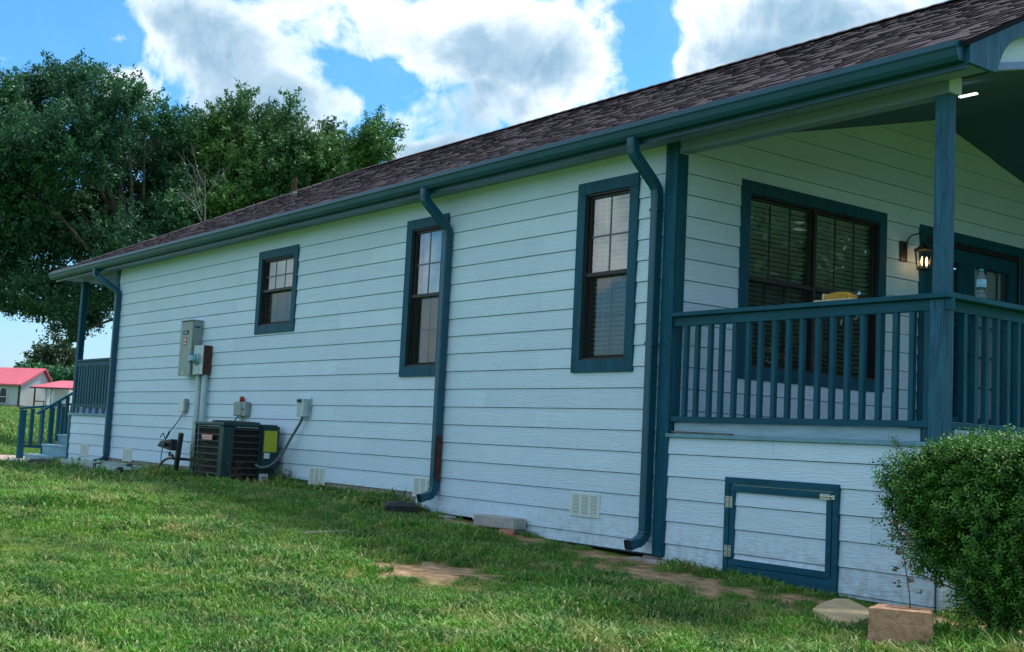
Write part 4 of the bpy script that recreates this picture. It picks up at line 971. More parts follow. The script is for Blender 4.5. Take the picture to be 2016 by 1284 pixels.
for k in range(n_):
    z = AZ0+.03+(AZ1-.05-AZ0-.03)*(k+.5)/n_+.02
    mb = MB(); mb.hexa([(AX0+.02, AY0+.012, z), (AX1-.126, AY0+.012, z), (AX1-.126, AY0-.004, z-.012), (AX0+.02, AY0-.004, z-.012), (AX0+.02, AY0+.012, z+.006), (AX1-.126, AY0+.012, z+.006), (AX1-.126, AY0-.004, z-.004), (AX0+.02, AY0-.004, z-.004)]); mb.build('louver', M['acr'], ac)
    mb = MB(); mb.hexa([(AX1-.012, AY0+.141, z), (AX1-.012, AY1-.221, z), (AX1+.004, AY1-.221, z-.012), (AX1+.004, AY0+.141, z-.012), (AX1-.012, AY0+.141, z+.006), (AX1-.012, AY1-.221, z+.006), (AX1+.004, AY1-.221, z-.004), (AX1+.004, AY0+.141, z-.004)]); mb.build('louver', M['acr'], ac)
mb = MB(); mb.box(AX0+.22, AX0+.55, AY0-.008, AY0-.005, -.66, -.585); bd = mb.build('maker_badge', M['red'], ac, bev=.001)
mb = MB(); mb.box(AX0+.232, AX0+.538, AY0-.010, AY0-.0085, -.612, -.60); mb.box(AX0+.232, AX0+.538, AY0-.010, AY0-.0085, -.648, -.638)
for i in range(7): mb.box(AX0+.25+i*.04, AX0+.275+i*.04, AY0-.010, AY0-.0085, -.632+.003*(i % 2), -.618)
mb.build('badge_lettering', M['paper'], ac)
conduit_path(ac, [(AX0+.0, -.3, -.95), (AX0-.2, -.25, -1.0), (AX0-.6, -.2, -.97), (AX0-1.2, -.22, -.96), (AX0-1.9, -.32, -.96)], .02, 'cable', 'insulated_line')
mb = MB(); mb.box(AX0-.08, AX1+.08, AY0-.1, AY1+.08, -1.34, -1.235); mb.build('concrete_base', M['concrete'], ac)

# black post with faucet and timer
fp = thing('faucet_post', 'black post with a small spotlight head and brown hose by the wall', 'post', (-9.3, -.35, -1.2))
mb = MB(); mb.beam((-9.36, -.35, -1.26), (-9.22, -.35, -.60), .06, .06, Vector((0,1,0))); mb.build('post_shaft', M['black'], fp, bev=.005)
mb = MB(); mb.hexa([(-9.82, -.46, -.80), (-9.34, -.44, -.85), (-9.34, -.34, -.85), (-9.82, -.36, -.80), (-9.72, -.45, -.72), (-9.36, -.44, -.69), (-9.36, -.34, -.69), (-9.72, -.35, -.72)]); mb.build('lamp_head', M['black'], fp, bev=.012)
mb = MB(); mb.lathe([(.03, 0), (.035, -.05)], (-9.45, -.455, -.77), axis='y', seg=10); mb.build('timer_dial', M['black'], fp)
conduit_path(fp, [(-9.34, -.4, -.95), (-9.55, -.42, -.98), (-9.78, -.42, -1.1), (-9.84, -.42, -1.28)], .018, 'copper', 'hose')
mb = MB(); mb.beam((-9.36, -.39, -.92), (-9.5, -.39, -.90), .03, .03); mb.beam((-9.48, -.39, -.87), (-9.5, -.39, -.93), .02, .02); mb.build('faucet', M['black'], fp)

# wall lantern
ln = thing('wall_lantern', 'black carriage lantern with glowing bulbs on the wall beside the french doors', 'lantern', (0, 3.15, 1.4))
LX, LY, LZ = .17, 3.19, 1.36
mb = MB(); mb.box(.014, .03, 3.02, 3.13, 1.43, 1.63); mb.build('back_plate', M['blackm'], ln, bev=.004)
conduit_path(ln, [(.03, 3.08, 1.55), (.07, 3.09, 1.66), (.12, 3.13, 1.70), (LX, LY, 1.70), (LX, LY, 1.62)], .007, 'blackm', 'scroll_arm')
mb = MB(); mb.lathe([(.015, .27), (.02, .245), (.04, .225), (.105, .185), (.105, .178)], (LX, LY, LZ), seg=6); mb.build('hood', M['blackm'], ln)
mb = MB(); mb.lathe([(.07, -.01), (.07, .0), (.03, -.02)], (LX, LY, LZ), seg=6); mb.build('cage_base', M['blackm'], ln)
for k in range(6):
    t = k*math.pi/3; mb = MB(); mb.tube([(LX+.068*math.cos(t), LY+.068*math.sin(t), LZ), (LX+.092*math.cos(t), LY+.092*math.sin(t), LZ+.18)], .005, 5); mb.build('cage_bar', M['blackm'], ln)
for k in range(6):
    t, t2 = k*math.pi/3, (k+1)*math.pi/3; mb = MB(); f_ = .062, .086
    mb.quad((LX+f_[0]*math.cos(t), LY+f_[0]*math.sin(t), LZ), (LX+f_[0]*math.cos(t2), LY+f_[0]*math.sin(t2), LZ), (LX+f_[1]*math.cos(t2), LY+f_[1]*math.sin(t2), LZ+.178), (LX+f_[1]*math.cos(t), LY+f_[1]*math.sin(t), LZ+.178)); mb.build('glass_pane', M['lantern_glass'], ln)
for dx, dy in ((.0, -.026), (.015, .026)):
    mb = MB(); mb.lathe([(.006, 0), (.012, .03), (.011, .06), (.003, .09)], (LX+dx, LY+dy, LZ+.03), seg=8); mb.build('bulb', M['flame'], ln, smooth=True)
    mb = MB(); mb.lathe([(.008, 0), (.008, .03)], (LX+dx, LY+dy, LZ), seg=8); mb.build('candle_socket', M['handle'], ln)
pl = bpy.data.lights.new('lantern_light', 'POINT'); pl.energy = .3; pl.color = (1, .55, .25); pl.shadow_soft_size = .03; plo = bpy.data.objects.new('lantern_light', pl); COL.objects.link(plo); plo.location = (LX, LY, LZ+.09); plo.parent = ln; plo.matrix_parent_inverse = Matrix.Translation(-Vector(ln.location))

# lit tube under the porch beam
mb = MB(); mb.beam((2.30, .50, 2.085), (2.44, .50, 2.085), .03, .012)
lt = mb.build('ceiling_light', M['light'], None, bev=.003); tag(lt, 'thin white lit lamp on the porch ceiling behind the post top', 'ceiling light')

# things on the railing and deck
bt = thing('water_bottle', 'clear plastic water bottle with blue label standing on the porch rail', 'bottle', (2.535, .43, .612))
bx, by, bz = 2.535, .43, .6125
mb = MB(); mb.lathe([(.028, 0), (.032, .006), (.0315, .03), (.029, .035), (.0315, .04), (.0315, .06), (.029, .065), (.0315, .07), (.032, .12), (.032, .145), (.026, .168), (.013, .188), (.012, .196)], (bx, by, bz), seg=20); mb.build('bottle_body', M['bottle'], bt, smooth=True)
mb = MB(); mb.lathe([(.0322, .085), (.0324, .09), (.0324, .135), (.0322, .137)], (bx, by, bz), seg=20); mb.build('bottle_label', mat('bottle_label_print', (.03, .30, .62), .4, col2=(.45, .75, .85), vscale=45), bt)
mb = MB(); mb.lathe([(.0145, .196), (.0145, .210), (.012, .212)], (bx, by, bz), seg=14); mb.build('cap', M['cap'], bt)
br = thing('scrub_brush', 'yellow bristled brush with pale wooden handle lying on the porch rail', 'brush', (1.6, .03, .612))
mb = MB(); mb.box(1.53, 1.80, .0, .07, .6125, .628); mb.build('brush_block', M['handle'], br, bev=.004)
mb = MB(); mb.box(1.53, 1.552, .0, .07, .6285, .672); mb.build('ferrule', M['handle'], br, bev=.003)
mb = MB(); mb.box(1.43, 1.5295, .022, .048, .6125, .632); mb.build('handle', M['handle'], br, bev=.006)
mb = MB()
for k in range(1500):
    x = rnd.uniform(1.553, 1.795); y = rnd.uniform(.003, .067); h = (.030+.014*math.sin((x-1.55)*12.6))*min(1, .45+(1.80-x)*9)+rnd.uniform(-.006, .010)
    dx, dy = rnd.uniform(-.012, .016), rnd.uniform(-.012, .012); w = .0016; t = rnd.uniform(0, 3.14); a, b = w*math.cos(t), w*math.sin(t)
    mb.quad((x-a, y-b, .627), (x+a, y+b, .627), (x+dx+a*.4, y+dy+b*.4, .627+h), (x+dx-a*.4, y+dy-b*.4, .627+h))
mb.build('bristles', M['bristle'], br, kind='stuff')
mb = MB(); mb.beam((.06, -.015, -.357), (.72, -.02, -.366), .03, .012); ws = mb.build('wood_strip', M['oldwood'], None, bev=.002); tag(ws, 'thin weathered wood strip lying on the deck edge below the rail', 'wood strip')

# ================================================================== things on the ground
def G(x, y, dz=0): return Vector((x, y, gzf(x, y)+dz))
# planter block with seedling
pb = thing('planter_block', 'tan split-faced concrete block with two slots at the foot of the shrub', 'block', (3.1, -1.15, -1.51))
a = Vector((2.985, -1.335, 0)); b = Vector((3.285, -1.175, 0)); ex = (b-a).normalized(); ey = Vector((-ex.y, ex.x, 0)); zb = -1.525; zt = -1.315
def BP(u, v, z): q = a+ex*u+ey*v; return (q.x, q.y, z)
Wd = (b-a).length; Dp = .30
mb = MB()
# block body with slots cut as a ring of boxes
def bb(u0, u1, v0, v1, z0, z1): mb.hexa([BP(u0,v0,z0), BP(u1,v0,z0), BP(u1,v1,z0), BP(u0,v1,z0), BP(u0,v0,z1), BP(u1,v0,z1), BP(u1,v1,z1), BP(u0,v1,z1)])
mb.hexa([BP(0,0,zb), BP(Wd,0,zb), BP(Wd-.02,.07,zb), BP(.02,.07,zb), BP(0,.0,zt-.002), BP(Wd,.0,zt-.002), BP(Wd-.02,.07,zt), BP(.02,.07,zt)])
bb(.02, .075, .0705, .115, zb, zt); bb(Wd-.075, Wd-.02, .0705, .115, zb, zt); bb(.02, Wd-.02, .1155, .15, zb, zt)
bb(.02, .075, .1505, .185, zb, zt); bb(Wd-.075, Wd-.02, .1505, .185, zb, zt); bb(.02, Wd-.02, .1855, .23, zb, zt); bb(.0755, Wd-.0755, .0705, .115, zb, zt-.07); bb(.0755, Wd-.0755, .1505, .185, zb, zt-.07)
o = mb.build('block_body', M['block'], pb)
bm = bmesh.new(); bm.from_mesh(o.data); bmesh.ops.subdivide_edges(bm, edges=[e for e in bm.edges if e.calc_length() > .04], cuts=5, use_grid_fill=True)
for v in bm.verts:
    n3 = mnoise.noise_vector(v.co*38); v.co += n3*.0022
    u = (Vector((v.co.x, v.co.y, 0))-a).dot(ex)
    if u < .05: v.co += mnoise.noise_vector(v.co*16)*.010
bm.to_mesh(o.data); bm.free()

def leaves_mesh(name, P, Nn, Up, L_, W_, tone, m, parent=None, kind=None, fold=.15, hexleaf=False):
    """P centres, Nn normals, Up leaf axis; L_, W_ per-leaf length and width"""
    Nn = Nn/np.linalg.norm(Nn, axis=1, keepdims=True); Up = Up-Nn*(Up*Nn).sum(1, keepdims=True); Up /= np.maximum(np.linalg.norm(Up, axis=1, keepdims=True), 1e-6); S = np.cross(Up, Nn)
    L_ = np.asarray(L_)[:, None]*np.ones((len(P), 1)); W_ = np.asarray(W_)[:, None]*np.ones((len(P), 1))
    base = P-Up*L_/2; tip = P+Up*L_/2-Nn*L_*.12; l = P-S*W_/2+Nn*W_*fold-Up*L_*.05; r = P+S*W_/2+Nn*W_*fold-Up*L_*.05
    V = np.stack([base, r, tip, l], 1).reshape(-1, 3); n_ = len(P)
    i = np.arange(n_)*4; F = np.concatenate([np.stack([i, i+1, i+2], 1), np.stack([i, i+2, i+3], 1)])
    me = npmesh(name, V, F, m, {'tone': np.repeat(tone, 4)})
    return link(name, me, parent, kind)
def unit(n_): v = rng.normal(size=(n_, 3)); return v/np.linalg.norm(v, axis=1, keepdims=True)

# seedling in the block
sd = thing('seedling', 'thin reddish sapling growing out of the tan block in front of the siding', 'sapling', BP(.20, .13, zt))
p0 = Vector(BP(.21, .13, zt-.05)); stem = [p0, p0+Vector((-.01, .0, .12)), p0+Vector((-.035, 0, .25)), p0+Vector((-.06, 0, .36)), p0+Vector((-.075, 0, .46)), p0+Vector((-.08, .01, .58))]
mb = MB(); mb.tube(stem, 0, 6, rs=[.004, .0035, .003, .0025, .002, .001]); lp = []
for i in range(13):
    t = .14+i*.034; k = min(int(t/.12), 4); base = stem[k].lerp(stem[k+1], min((t-k*.12)/.12, 1)); ang = i*2.4; out = (rt*math.cos(ang)+fw*math.sin(ang))*.055+Vector((0,0,-.005)); q = base+out
    mb.tube([base, base+out*.6+Vector((0,0,.012)), q], .0012, 4)
    for j in range(5): lp.append((q+Vector(rnd.uniform(-.022, .022) for _ in range(3)), out.normalized()))
mb.build('stem', M['twig'], sd)
P = np.array([tuple(q[0]) for q in lp]); U = np.array([tuple(q[1]) for q in lp])+rng.normal(size=(len(lp), 3))*.5
leaves_mesh('foliage', P, unit(len(lp))+np.array([0, -.4, .6]), U, np.full(len(lp), .036), np.full(len(lp), .016), rng.random(len(lp)), M['leaf_r'], sd)

# flat stone paver
def slab_obj(pts, z0, z1, name, m, label, cat, jit=.004):
    mb = MB(); n_ = len(pts); mb.v = [(x, y, gzf(x, y)+z0) for x, y in pts]+[(x*.985+pts[0][0]*.015, y*.985+pts[0][1]*.015, gzf(x, y)+z1+rnd.uniform(-jit, jit)) for x, y in pts]
    mb.f = [tuple(range(n_-1, -1, -1)), tuple(range(n_, 2*n_))]+[(k, (k+1) % n_, n_+(k+1) % n_, n_+k) for k in range(n_)]
    o = mb.build(name, M[m], None, bev=.006); tag(o, label, cat); return o
slab_obj([(2.27, -.93), (2.47, -1.06), (2.62, -1.13), (2.70, -1.05), (2.60, -.78), (2.42, -.52), (2.05, -.28), (1.99, -.36), (2.12, -.68)], -.03, .05, 'paver_stone', 'stone', 'flat tan pentagonal paving stone lying in the grass beside the block', 'paving stone')
# concrete block against the wall, brick bit, slab bit, rag, gypsum litter
def rbox(name, m, c, size, rz_, label, cat, bev=.006, tilt=0):
    mb = MB(); mb.boxm(Matrix.Translation(Vector(c)) @ Euler((tilt, 0, rz_)).to_matrix().to_4x4(), *size); o = mb.build(name, M[m], None, bev=bev); tag(o, label, cat); return o
rbox('concrete_block', 'concrete', (-2.06, -.13, -1.30), (.58, .16, .10), R(4), 'grey concrete block leaning against the foot of the siding', 'concrete block')
rbox('brick_chunk', 'brickbit', (-1.72, -.30, -1.37), (.16, .10, .07), R(30), 'broken piece of red brick below the grey concrete block', 'brick', tilt=.4, bev=.012)
rbox('stone_chip', 'concrete', (-3.05, -.13, -1.31), (.42, .14, .05), R(-4), 'low flat concrete piece by the middle downspout', 'stone')
rbox('metal_stake', 'rust', (.31, -.03, -1.52), (.012, .012, .14), 0, 'short rusty stake standing against the skirt beside the corner board', 'stake', bev=.001)
rbox('paper_scrap', 'paper', (-2.45, -.08, -1.262), (.13, .05, .02), R(20), 'small crumpled white scrap in the dirt under the siding', 'litter', bev=.004)
rbox('footing_piece', 'found', (-.03, -.075, -1.46), (.5, .10, .07), R(-2), 'low pinkish concrete footing under the teal corner board', 'concrete footing', bev=.01)
g = G(-1.84, -2.08); rbox('grey_slat', 'slat', (g.x, g.y, g.z+.03), (.50, .045, .012), R(108), 'thin grey board lying in the lawn', 'board', bev=.002)
# bait stations
def bait(loc, rz_, s, label, lg):
    t = thing('bait_station', label, 'plastic box', loc, 'black bait boxes on the ground'); Mx = Matrix.Translation(Vector(loc)) @ Euler((0, 0, rz_)).to_matrix().to_4x4()
    def fr(w0, d0, w1, d1, z0, z1, name, bev=.008):
        mb = MB(); mb.hexa([Mx @ Vector(q) for q in ((-w0,-d0,z0),(w0,-d0,z0),(w0,d0,z0),(-w0,d0,z0),(-w1,-d1,z1),(w1,-d1,z1),(w1,d1,z1),(-w1,d1,z1))]); return mb.build(name, M['black'], t, bev=bev)
    fr(.19*s, .12*s, .20*s, .13*s, -.03, .055*s, 'base'); fr(.205*s, .135*s, .15*s, .085*s, .0555*s, .115*s, 'lid'); fr(.05*s, .03*s, .045*s, .025*s, .1155*s, .125*s, 'lock', .002)
    return t
bait(tuple(G(-3.33, -.42, .01)), R(63), .82, 'black plastic bait box in the grass left of the middle downspout', 0)
# left group by the steps
g = G(-13.85, -.82); bait((g.x, g.y, g.z+.0), R(50), 1.05, 'dark plastic bait box lying beside the lowest porch step', 0)
sb = thing('landscape_light', 'small white framed box lamp in the lawn left of the porch steps', 'lamp', tuple(G(-13.5, -1.36)))
g = G(-13.5, -1.36); mb = MB(); mb.boxm(Matrix.Translation(g) @ Euler((0,0,R(53))).to_matrix().to_4x4(), .15, .10, .115); mb.build('lamp_case', M['white'], sb, bev=.006)
mb = MB(); mb.boxm(Matrix.Translation(g+Vector((.045, -.035, .04))) @ Euler((0,0,R(53))).to_matrix().to_4x4(), .115, .03, .05); mb.build('lamp_lens', M['black'], sb)
mb = MB(); mb.v = [(x, y, gzf(x, y)+dz) for dz in (-.1, .025) for x, y in ((-16.9, -1.25), (-14.2, -.95), (-14.9, -.3), (-20, .8), (-20.6, -.6), (-18.6, -1.1))]; n_ = 6
mb.f = [tuple(range(n_-1, -1, -1)), tuple(range(n_, 2*n_))]+[(k, (k+1) % n_, n_+(k+1) % n_, n_+k) for k in range(n_)]; mb.build('concrete_pad', M['pad'], None, kind='structure')
# folded ladder lying along the wall
ld = thing('ladder', 'pale green folding ladder lying flat on the ground along the house', 'ladder', (-11.5, -.6, -1.25))
def lad(p, q, w, z, nr, name='rail'):
    p = Vector((*p, z)); q = Vector((*q, z)); d = (q-p).normalized(); s = Vector((-d.y, d.x, 0))
    for k in (0, 1):
        mb = MB(); mb.beam(p+s*w*k, q+s*w*k, .035, .075); mb.build('side_rail', M['alu'], ld, bev=.003)
    for i in range(nr):
        c = p+(q-p)*((i+.5)/nr); mb = MB(); mb.tube([c+s*.018, c+s*(w-.018)], .017, 8); mb.build('rung', M['alu'], ld)
lad((-13.3, -.68), (-11.25, -.78), .50, -1.155, 7); lad((-13.2, -.70), (-11.2, -.80), .47, -1.24, 7)
lad((-11.2, -.82), (-10.1, -.86), .54, -1.16, 4); lad((-11.18, -.83), (-10.1, -.87), .52, -1.245, 4)
for y in (-.80, -.30):
    mb = MB(); mb.box(-11.28, -11.16, y-.045, y+.045, -1.29, -1.11); mb.build('hinge', M['black'], ld, bev=.006)
mb = MB(); mb.box(-10.12, -10.04, -.90, -.83, -1.29, -1.12); mb.box(-10.12, -10.04, -.36, -.29, -1.29, -1.12); mb.build('rubber_foot', M['black'], ld, bev=.008)

# ================================================================== vegetation
def tree(name, label, cat, blobs, depth, spread, nleaf, L_, W_, m, trunk, barkm='bark', seed=1, droop=.2, group=None, limbs=26, tonebias=0.0, core=.0, cut=.0):
    rg = np.random.default_rng(seed); base = Vector(trunk[0])
    t = thing(name, label, cat, tuple(base), group)
    C3 = []; Rd = []
    for (px, py, r_, *w) in blobs:
        d = depth+rg.uniform(-spread, spread); C3.append(at(px, py, d)); Rd.append(r_/FPX*d)
    Rd = np.array(Rd); Cn = np.array([tuple(c) for c in C3]); pw = Rd**2; pw /= pw.sum()
    ncl = nleaf//44; idx = rg.choice(len(Cn), ncl, p=pw)
    u = rg.normal(size=(ncl, 3)); u /= np.linalg.norm(u, axis=1, keepdims=True); rad = rg.random(ncl)**.45
    cc = Cn[idx]+u*(Rd[idx]*rad)[:, None]
    # break the crown into clumps with gaps
    keep = np.array([mnoise.noise(Vector(c)*1.15)+.5*mnoise.noise(Vector(c)*2.6) for c in cc]) > cut-.22
    cc = cc[keep]; u = u[keep]; ncl = len(cc)
    dirs = u*.7+rg.normal(size=(ncl, 3))*.45+np.array([0, 0, .45]); dirs /= np.linalg.norm(dirs, axis=1, keepdims=True)
    nl = 44; s = rg.random((ncl, nl)); lf = L_/.13
    off = rg.normal(size=(ncl, nl, 3))*.085*lf
    P = cc[:, None, :]+dirs[:, None, :]*(s[..., None]-.5)*.75*lf+off*(1.25-s[..., None]*.8)
    P = P.reshape(-1, 3); n_ = len(P)
    up_ = (np.repeat(dirs, nl, 0)*.8+rg.normal(size=(n_, 3))*.7); nr = rg.normal(size=(n_, 3))+np.array([0, 0, .7])
    ctone = rg.random(ncl)*.5+np.array([.5+.8*mnoise.noise(Vector(c)*.6) for c in cc])*.6+tonebias
    tone = np.clip(np.repeat(ctone, nl)*.8+rg.random(n_)*.3-.1, 0, 1)
    leaves_mesh('crown', P, nr, up_, L_*(.7+.6*rg.random(n_)), W_*(.7+.6*rg.random(n_)), tone, m, t, 'stuff')
    mb = MB(); top = Vector(trunk[1]); tr = trunk[2]
    mid = base.lerp(top, .5)+Vector((.15, .1, 0)); mb.tube([base-Vector((0,0,.3)), base+Vector((0,0,.4)), mid, top], 0, 9, rs=[tr*1.4, tr, tr*.8, tr*.5]); mb.build('trunk', M[barkm], t, smooth=True)
    mb = MB(); order = rg.permutation(len(Cn))[:limbs]
    for k in order:
        e = Vector(Cn[k]); s_ = mid.lerp(top, float(rg.random())); m1 = s_.lerp(e, .5)+Vector((0, 0, float(Rd[k])*.25))
        mb.tube([s_, m1, e], 0, 6, rs=[tr*.34, tr*.2, tr*.07])
        for q in range(3):
            e2 = e+Vector(rg.normal(size=3))*float(Rd[k])*.6; mb.tube([m1.lerp(e, .6), e2], 0, 4, rs=[tr*.1, tr*.03])
    mb.build('limb', M[barkm], t)
    return t
A_ = [(60,205,62),(105,170,48),(150,175,60),(205,205,62),(245,190,40),(285,225,42),(30,300,80),(95,290,90),(170,290,90),(250,290,80),(310,320,60),(20,400,80),(90,400,95),(170,400,95),(250,400,85),(320,400,60),
 (20,480,60),(80,490,70),(150,480,80),(230,470,70),(300,440,50),(340,430,50),(10,545,40),(55,560,42),(110,540,50),(140,590,48),(175,570,50),(205,585,38),(165,620,34),(120,610,30),(215,530,40),(-40,300,90),(-60,420,100),(-40,500,80),(240,545,30),(130,640,24),(60,600,22),(0,200,60),(0,590,24),(30,600,26),(90,600,34),(185,620,30),(150,655,20),(215,500,40),(100,640,20),(345,250,40),(350,380,50),(330,480,40)]
def gpt(px, py, d):
    p = at(px, py, d); return Vector((p.x, p.y, gzf(p.x, p.y)))
b1 = gpt(330, 860, 35); tree('oak_tree', 'large dark green tree rising behind the far end of the house', 'tree', A_, 35, 1.7, 190000, .125, .050, M['leaf_a'], (b1, at(230, 400, 35), .22), seed=5, cut=-.16, group='big trees behind the house')
B_ = [(470,215,26),(482,190,18),(430,260,45),(485,270,52),(540,235,28),(530,280,50),(575,235,22),(572,200,14),(400,300,40),(455,340,75),(530,350,85),(600,300,50),(610,350,70),(660,310,38),(650,255,16),(700,300,40),(735,270,28),(745,240,15),(775,262,14),(720,330,40),(680,370,60),(400,380,60),(360,340,40),(380,440,50),(450,420,70),(520,420,60),(600,390,50),(350,460,40),(355,265,34),(385,250,30),(350,300,40),(400,280,36),(420,235,24),(550,310,50),(640,330,50),(760,300,20)]
b2 = gpt(520, 840, 37); tree('oak_tree', 'brighter green broad tree behind the middle of the roof', 'tree', B_, 37, 1.6, 150000, .125, .048, M['leaf_b'], (b2, at(520, 380, 37), .2), seed=8, tonebias=.05, cut=-.18, group='big trees behind the house')
# dead grey branches between the two trees
dt_ = thing('dead_tree', 'bare grey dead tree showing between the two green crowns', 'tree', tuple(gpt(400, 850, 33.5)))
mb = MB(); bt0 = gpt(400, 850, 33.5); tops = at(410, 255, 33.5); mb.tube([bt0-Vector((0,0,.3)), bt0.lerp(tops, .5), tops-Vector((0,0,1.2))], 0, 8, rs=[.10, .05, .008]); mb.build('trunk', M['deadbark'], dt_)
mb = MB(); rb = random.Random(4)
def grow(p, d, L0, r_, lv):
    if lv == 0 or r_ < .003: return
    q = p+d*L0; m_ = p.lerp(q, .5)+Vector((rb.gauss(0, 1), rb.gauss(0, 1), rb.gauss(0, 1)))*L0*.05
    mb.tube([p, m_, q], 0, 5, rs=[r_, r_*.85, r_*.65])
    for i in range(3 if lv > 2 else 2):
        nd_ = (d+Vector((rb.gauss(0, 1), rb.gauss(0, 1), rb.gauss(0, .6)))*.42+Vector((0, 0, .12))).normalized(); grow(p.lerp(q, rb.uniform(.55, 1)), nd_, L0*rb.uniform(.6, .85), r_*.58, lv-1)
for i in range(7):
    d = (rt*rb.uniform(-.7, .6)+Vector((0, 0, 1))*rb.uniform(.8, 1.4)+fw*rb.uniform(-.3, .3)).normalized(); grow(tops+Vector((0, 0, rb.uniform(-2.6, -1.0))), d, rb.uniform(.5, .8), .009, 5)
mb.build('branch', M['deadbark'], dt_)
# far pine with flat layered pads, hedges
def fgp(px, py, d): return at(px, py, d)
PN = [(q[0], q[1], q[2]*.8) for q in [(118,675,14),(95,690,18),(132,690,14),(75,705,16),(105,715,22),(140,712,14),(60,715,10),(85,722,14),(125,735,20),(140,745,14),(70,728,12),(100,738,18),(145,730,10)]]
b3 = gpt(100, 790, 175); tree('pine_tree', 'wide flat-topped pine far off behind the red roofed house', 'tree', PN, 175, 2, 11000, .5, .26, M['leaf_c'], (b3, at(102, 690, 175), .5), seed=3, limbs=13, cut=.10)
HG = [(50,735,10),(70,740,12),(90,748,12),(115,752,12),(140,752,12),(100,765,14),(102,780,12),(120,775,8),(85,765,12)]
b4 = gpt(98, 795, 165); tree('far_bushes', 'dark bushy tree between the two red roofed buildings', 'tree', HG, 165, 2, 16000, .5, .35, M['leaf_a'], (b4, at(98, 760, 165), .3), seed=13, limbs=6, cut=-.4)
# shrub
def shrub():
    c0 = Vector((3.22, -.30, -1.50)); t = thing('boxwood_shrub', 'large green leafy shrub at the corner of the porch skirt', 'shrub', tuple(c0))
    rg = np.random.default_rng(21)
    BL = [((3.0,-.45,-.50),.2,.12),((3.25,-.4,-.48),.24,.12),((3.5,-.35,-.48),.24,.12),((2.72,-.56,-.68),.20,.20),((2.76,-.54,-.86),.20,.2),((2.86,-.5,-1.05),.2,.2),((2.88,-.42,-.66),.27,.22),((3.05,-.35,-.58),.28,.18),((3.3,-.35,-.60),.32,.20),((3.55,-.3,-.60),.32,.2),((2.95,-.42,-.88),.26,.22),((3.2,-.45,-.85),.36,.26),((3.5,-.35,-.85),.36,.26),((3.02,-.40,-1.08),.24,.2),((3.25,-.45,-1.12),.32,.24),((3.5,-.35,-1.12),.34,.24),((3.2,-.40,-1.32),.24,.15),((3.42,-.35,-1.33),.28,.15),((2.78,-.50,-.60),.14,.12),((2.72,-.52,-.72),.12,.12),((3.7,-.25,-.9),.4,.4)]
    Cn = np.array([b[0] for b in BL]); Rr = np.array([(b[1], b[1], b[2]) for b in BL]); pw = (Rr[:,0]**2); pw /= pw.sum(); ns = 9500
    idx = rg.choice(len(BL), ns, p=pw); u = rg.normal(size=(ns, 3)); u /= np.linalg.norm(u, axis=1, keepdims=True); p = Cn[idx]+u*Rr[idx]*(rg.random(ns)**.45)[:, None]
    d = u*np.array([.6, .6, .3])+np.array([0, 0, .75])+rg.normal(size=(ns, 3))*.35; d /= np.linalg.norm(d, axis=1, keepdims=True)
    # long shoots at the top and at the left edge
    ex_ = []
    SHX = -.14
    for (x, y, z, dx, dy, dz) in [(2.74,-.5,-.60,-.75,-.35,.5),(2.76,-.5,-.68,-.85,-.3,.25),(2.80,-.48,-.5,-.5,-.3,.8),(2.78,-.5,-.80,-.7,-.3,.4),(2.9,-.4,-.50,-.1,0,1),(3.05,-.4,-.46,.1,0,1),(3.2,-.4,-.45,-.1,0,1),(3.3,-.4,-.44,.15,0,1),(3.45,-.4,-.46,0,0,1),(3.55,-.4,-.47,.2,0,1),(2.84,-.48,-.9,-.7,-.3,.5),(2.86,-.45,-1.0,-.7,-.2,.5),(3.1,-.4,-.46,-.3,0,1),(3.38,-.4,-.44,-.2,0,1)]:
        for k in range(4): ex_.append((x+(SHX if x < 2.87 else 0)+rg.uniform(-.03,.03), y+(SHX if x < 2.87 else 0)*.4+rg.uniform(-.03,.03), z+rg.uniform(-.03,.03), dx+rg.normal()*.15, dy+rg.normal()*.15, dz+rg.normal()*.1))
    ex_ = np.array(ex_); p = np.concatenate([p, ex_[:, :3]]); de = ex_[:, 3:]; de /= np.linalg.norm(de, axis=1, keepdims=True); d = np.concatenate([d, de]); lens = np.concatenate([np.full(ns, .10), np.full(len(ex_), .17)])
    nl = 16; n_ = len(p); s = (np.arange(nl)+.5)/nl; ph = rg.random(n_)*6.28
    a = np.cross(d, np.array([.3, .2, 1.0])); a /= np.linalg.norm(a, axis=1, keepdims=True); b = np.cross(d, a)
    th = ph[:, None]+np.arange(nl)*2.4; rad = a[:, None]*np.cos(th)[..., None]+b[:, None]*np.sin(th)[..., None]
    P = p[:, None]+d[:, None]*(s[None, :, None]*lens[:, None, None])+rad*.010; axis = rad*.75+d[:, None]*.65+rg.normal(size=rad.shape)*.18; nr = d[:, None]*.9-rad*.4+rg.normal(size=rad.shape)*.35
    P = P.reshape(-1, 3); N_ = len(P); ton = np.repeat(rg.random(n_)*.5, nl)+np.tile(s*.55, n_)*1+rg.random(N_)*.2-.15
    leaves_mesh('foliage', P+axis.reshape(-1, 3)*.009, nr.reshape(-1, 3), axis.reshape(-1, 3), .023*(.7+.6*rg.random(N_)), .0125*(.8+.4*rg.random(N_)), np.clip(ton, 0, 1), M['leaf_s'], t, 'stuff')
    mb = MB()
    for k in range(26):
        i = rg.integers(ns); q = Vector(p[i]); b_ = c0+Vector((rg.uniform(-.12, .2), rg.uniform(-.1, .1), 0)); m1 = b_.lerp(q, .5)+Vector((rg.uniform(-.05, .05), rg.uniform(-.05, .05), .06)); mb.tube([b_, m1, q], 0, 5, rs=[.012, .007, .003])
    for i in range(ns, n_): mb.tube([Vector(p[i]), Vector(p[i]+d[i]*.16)], .0012, 3)
    mb.build('stem', M['twig'], t)
shrub()
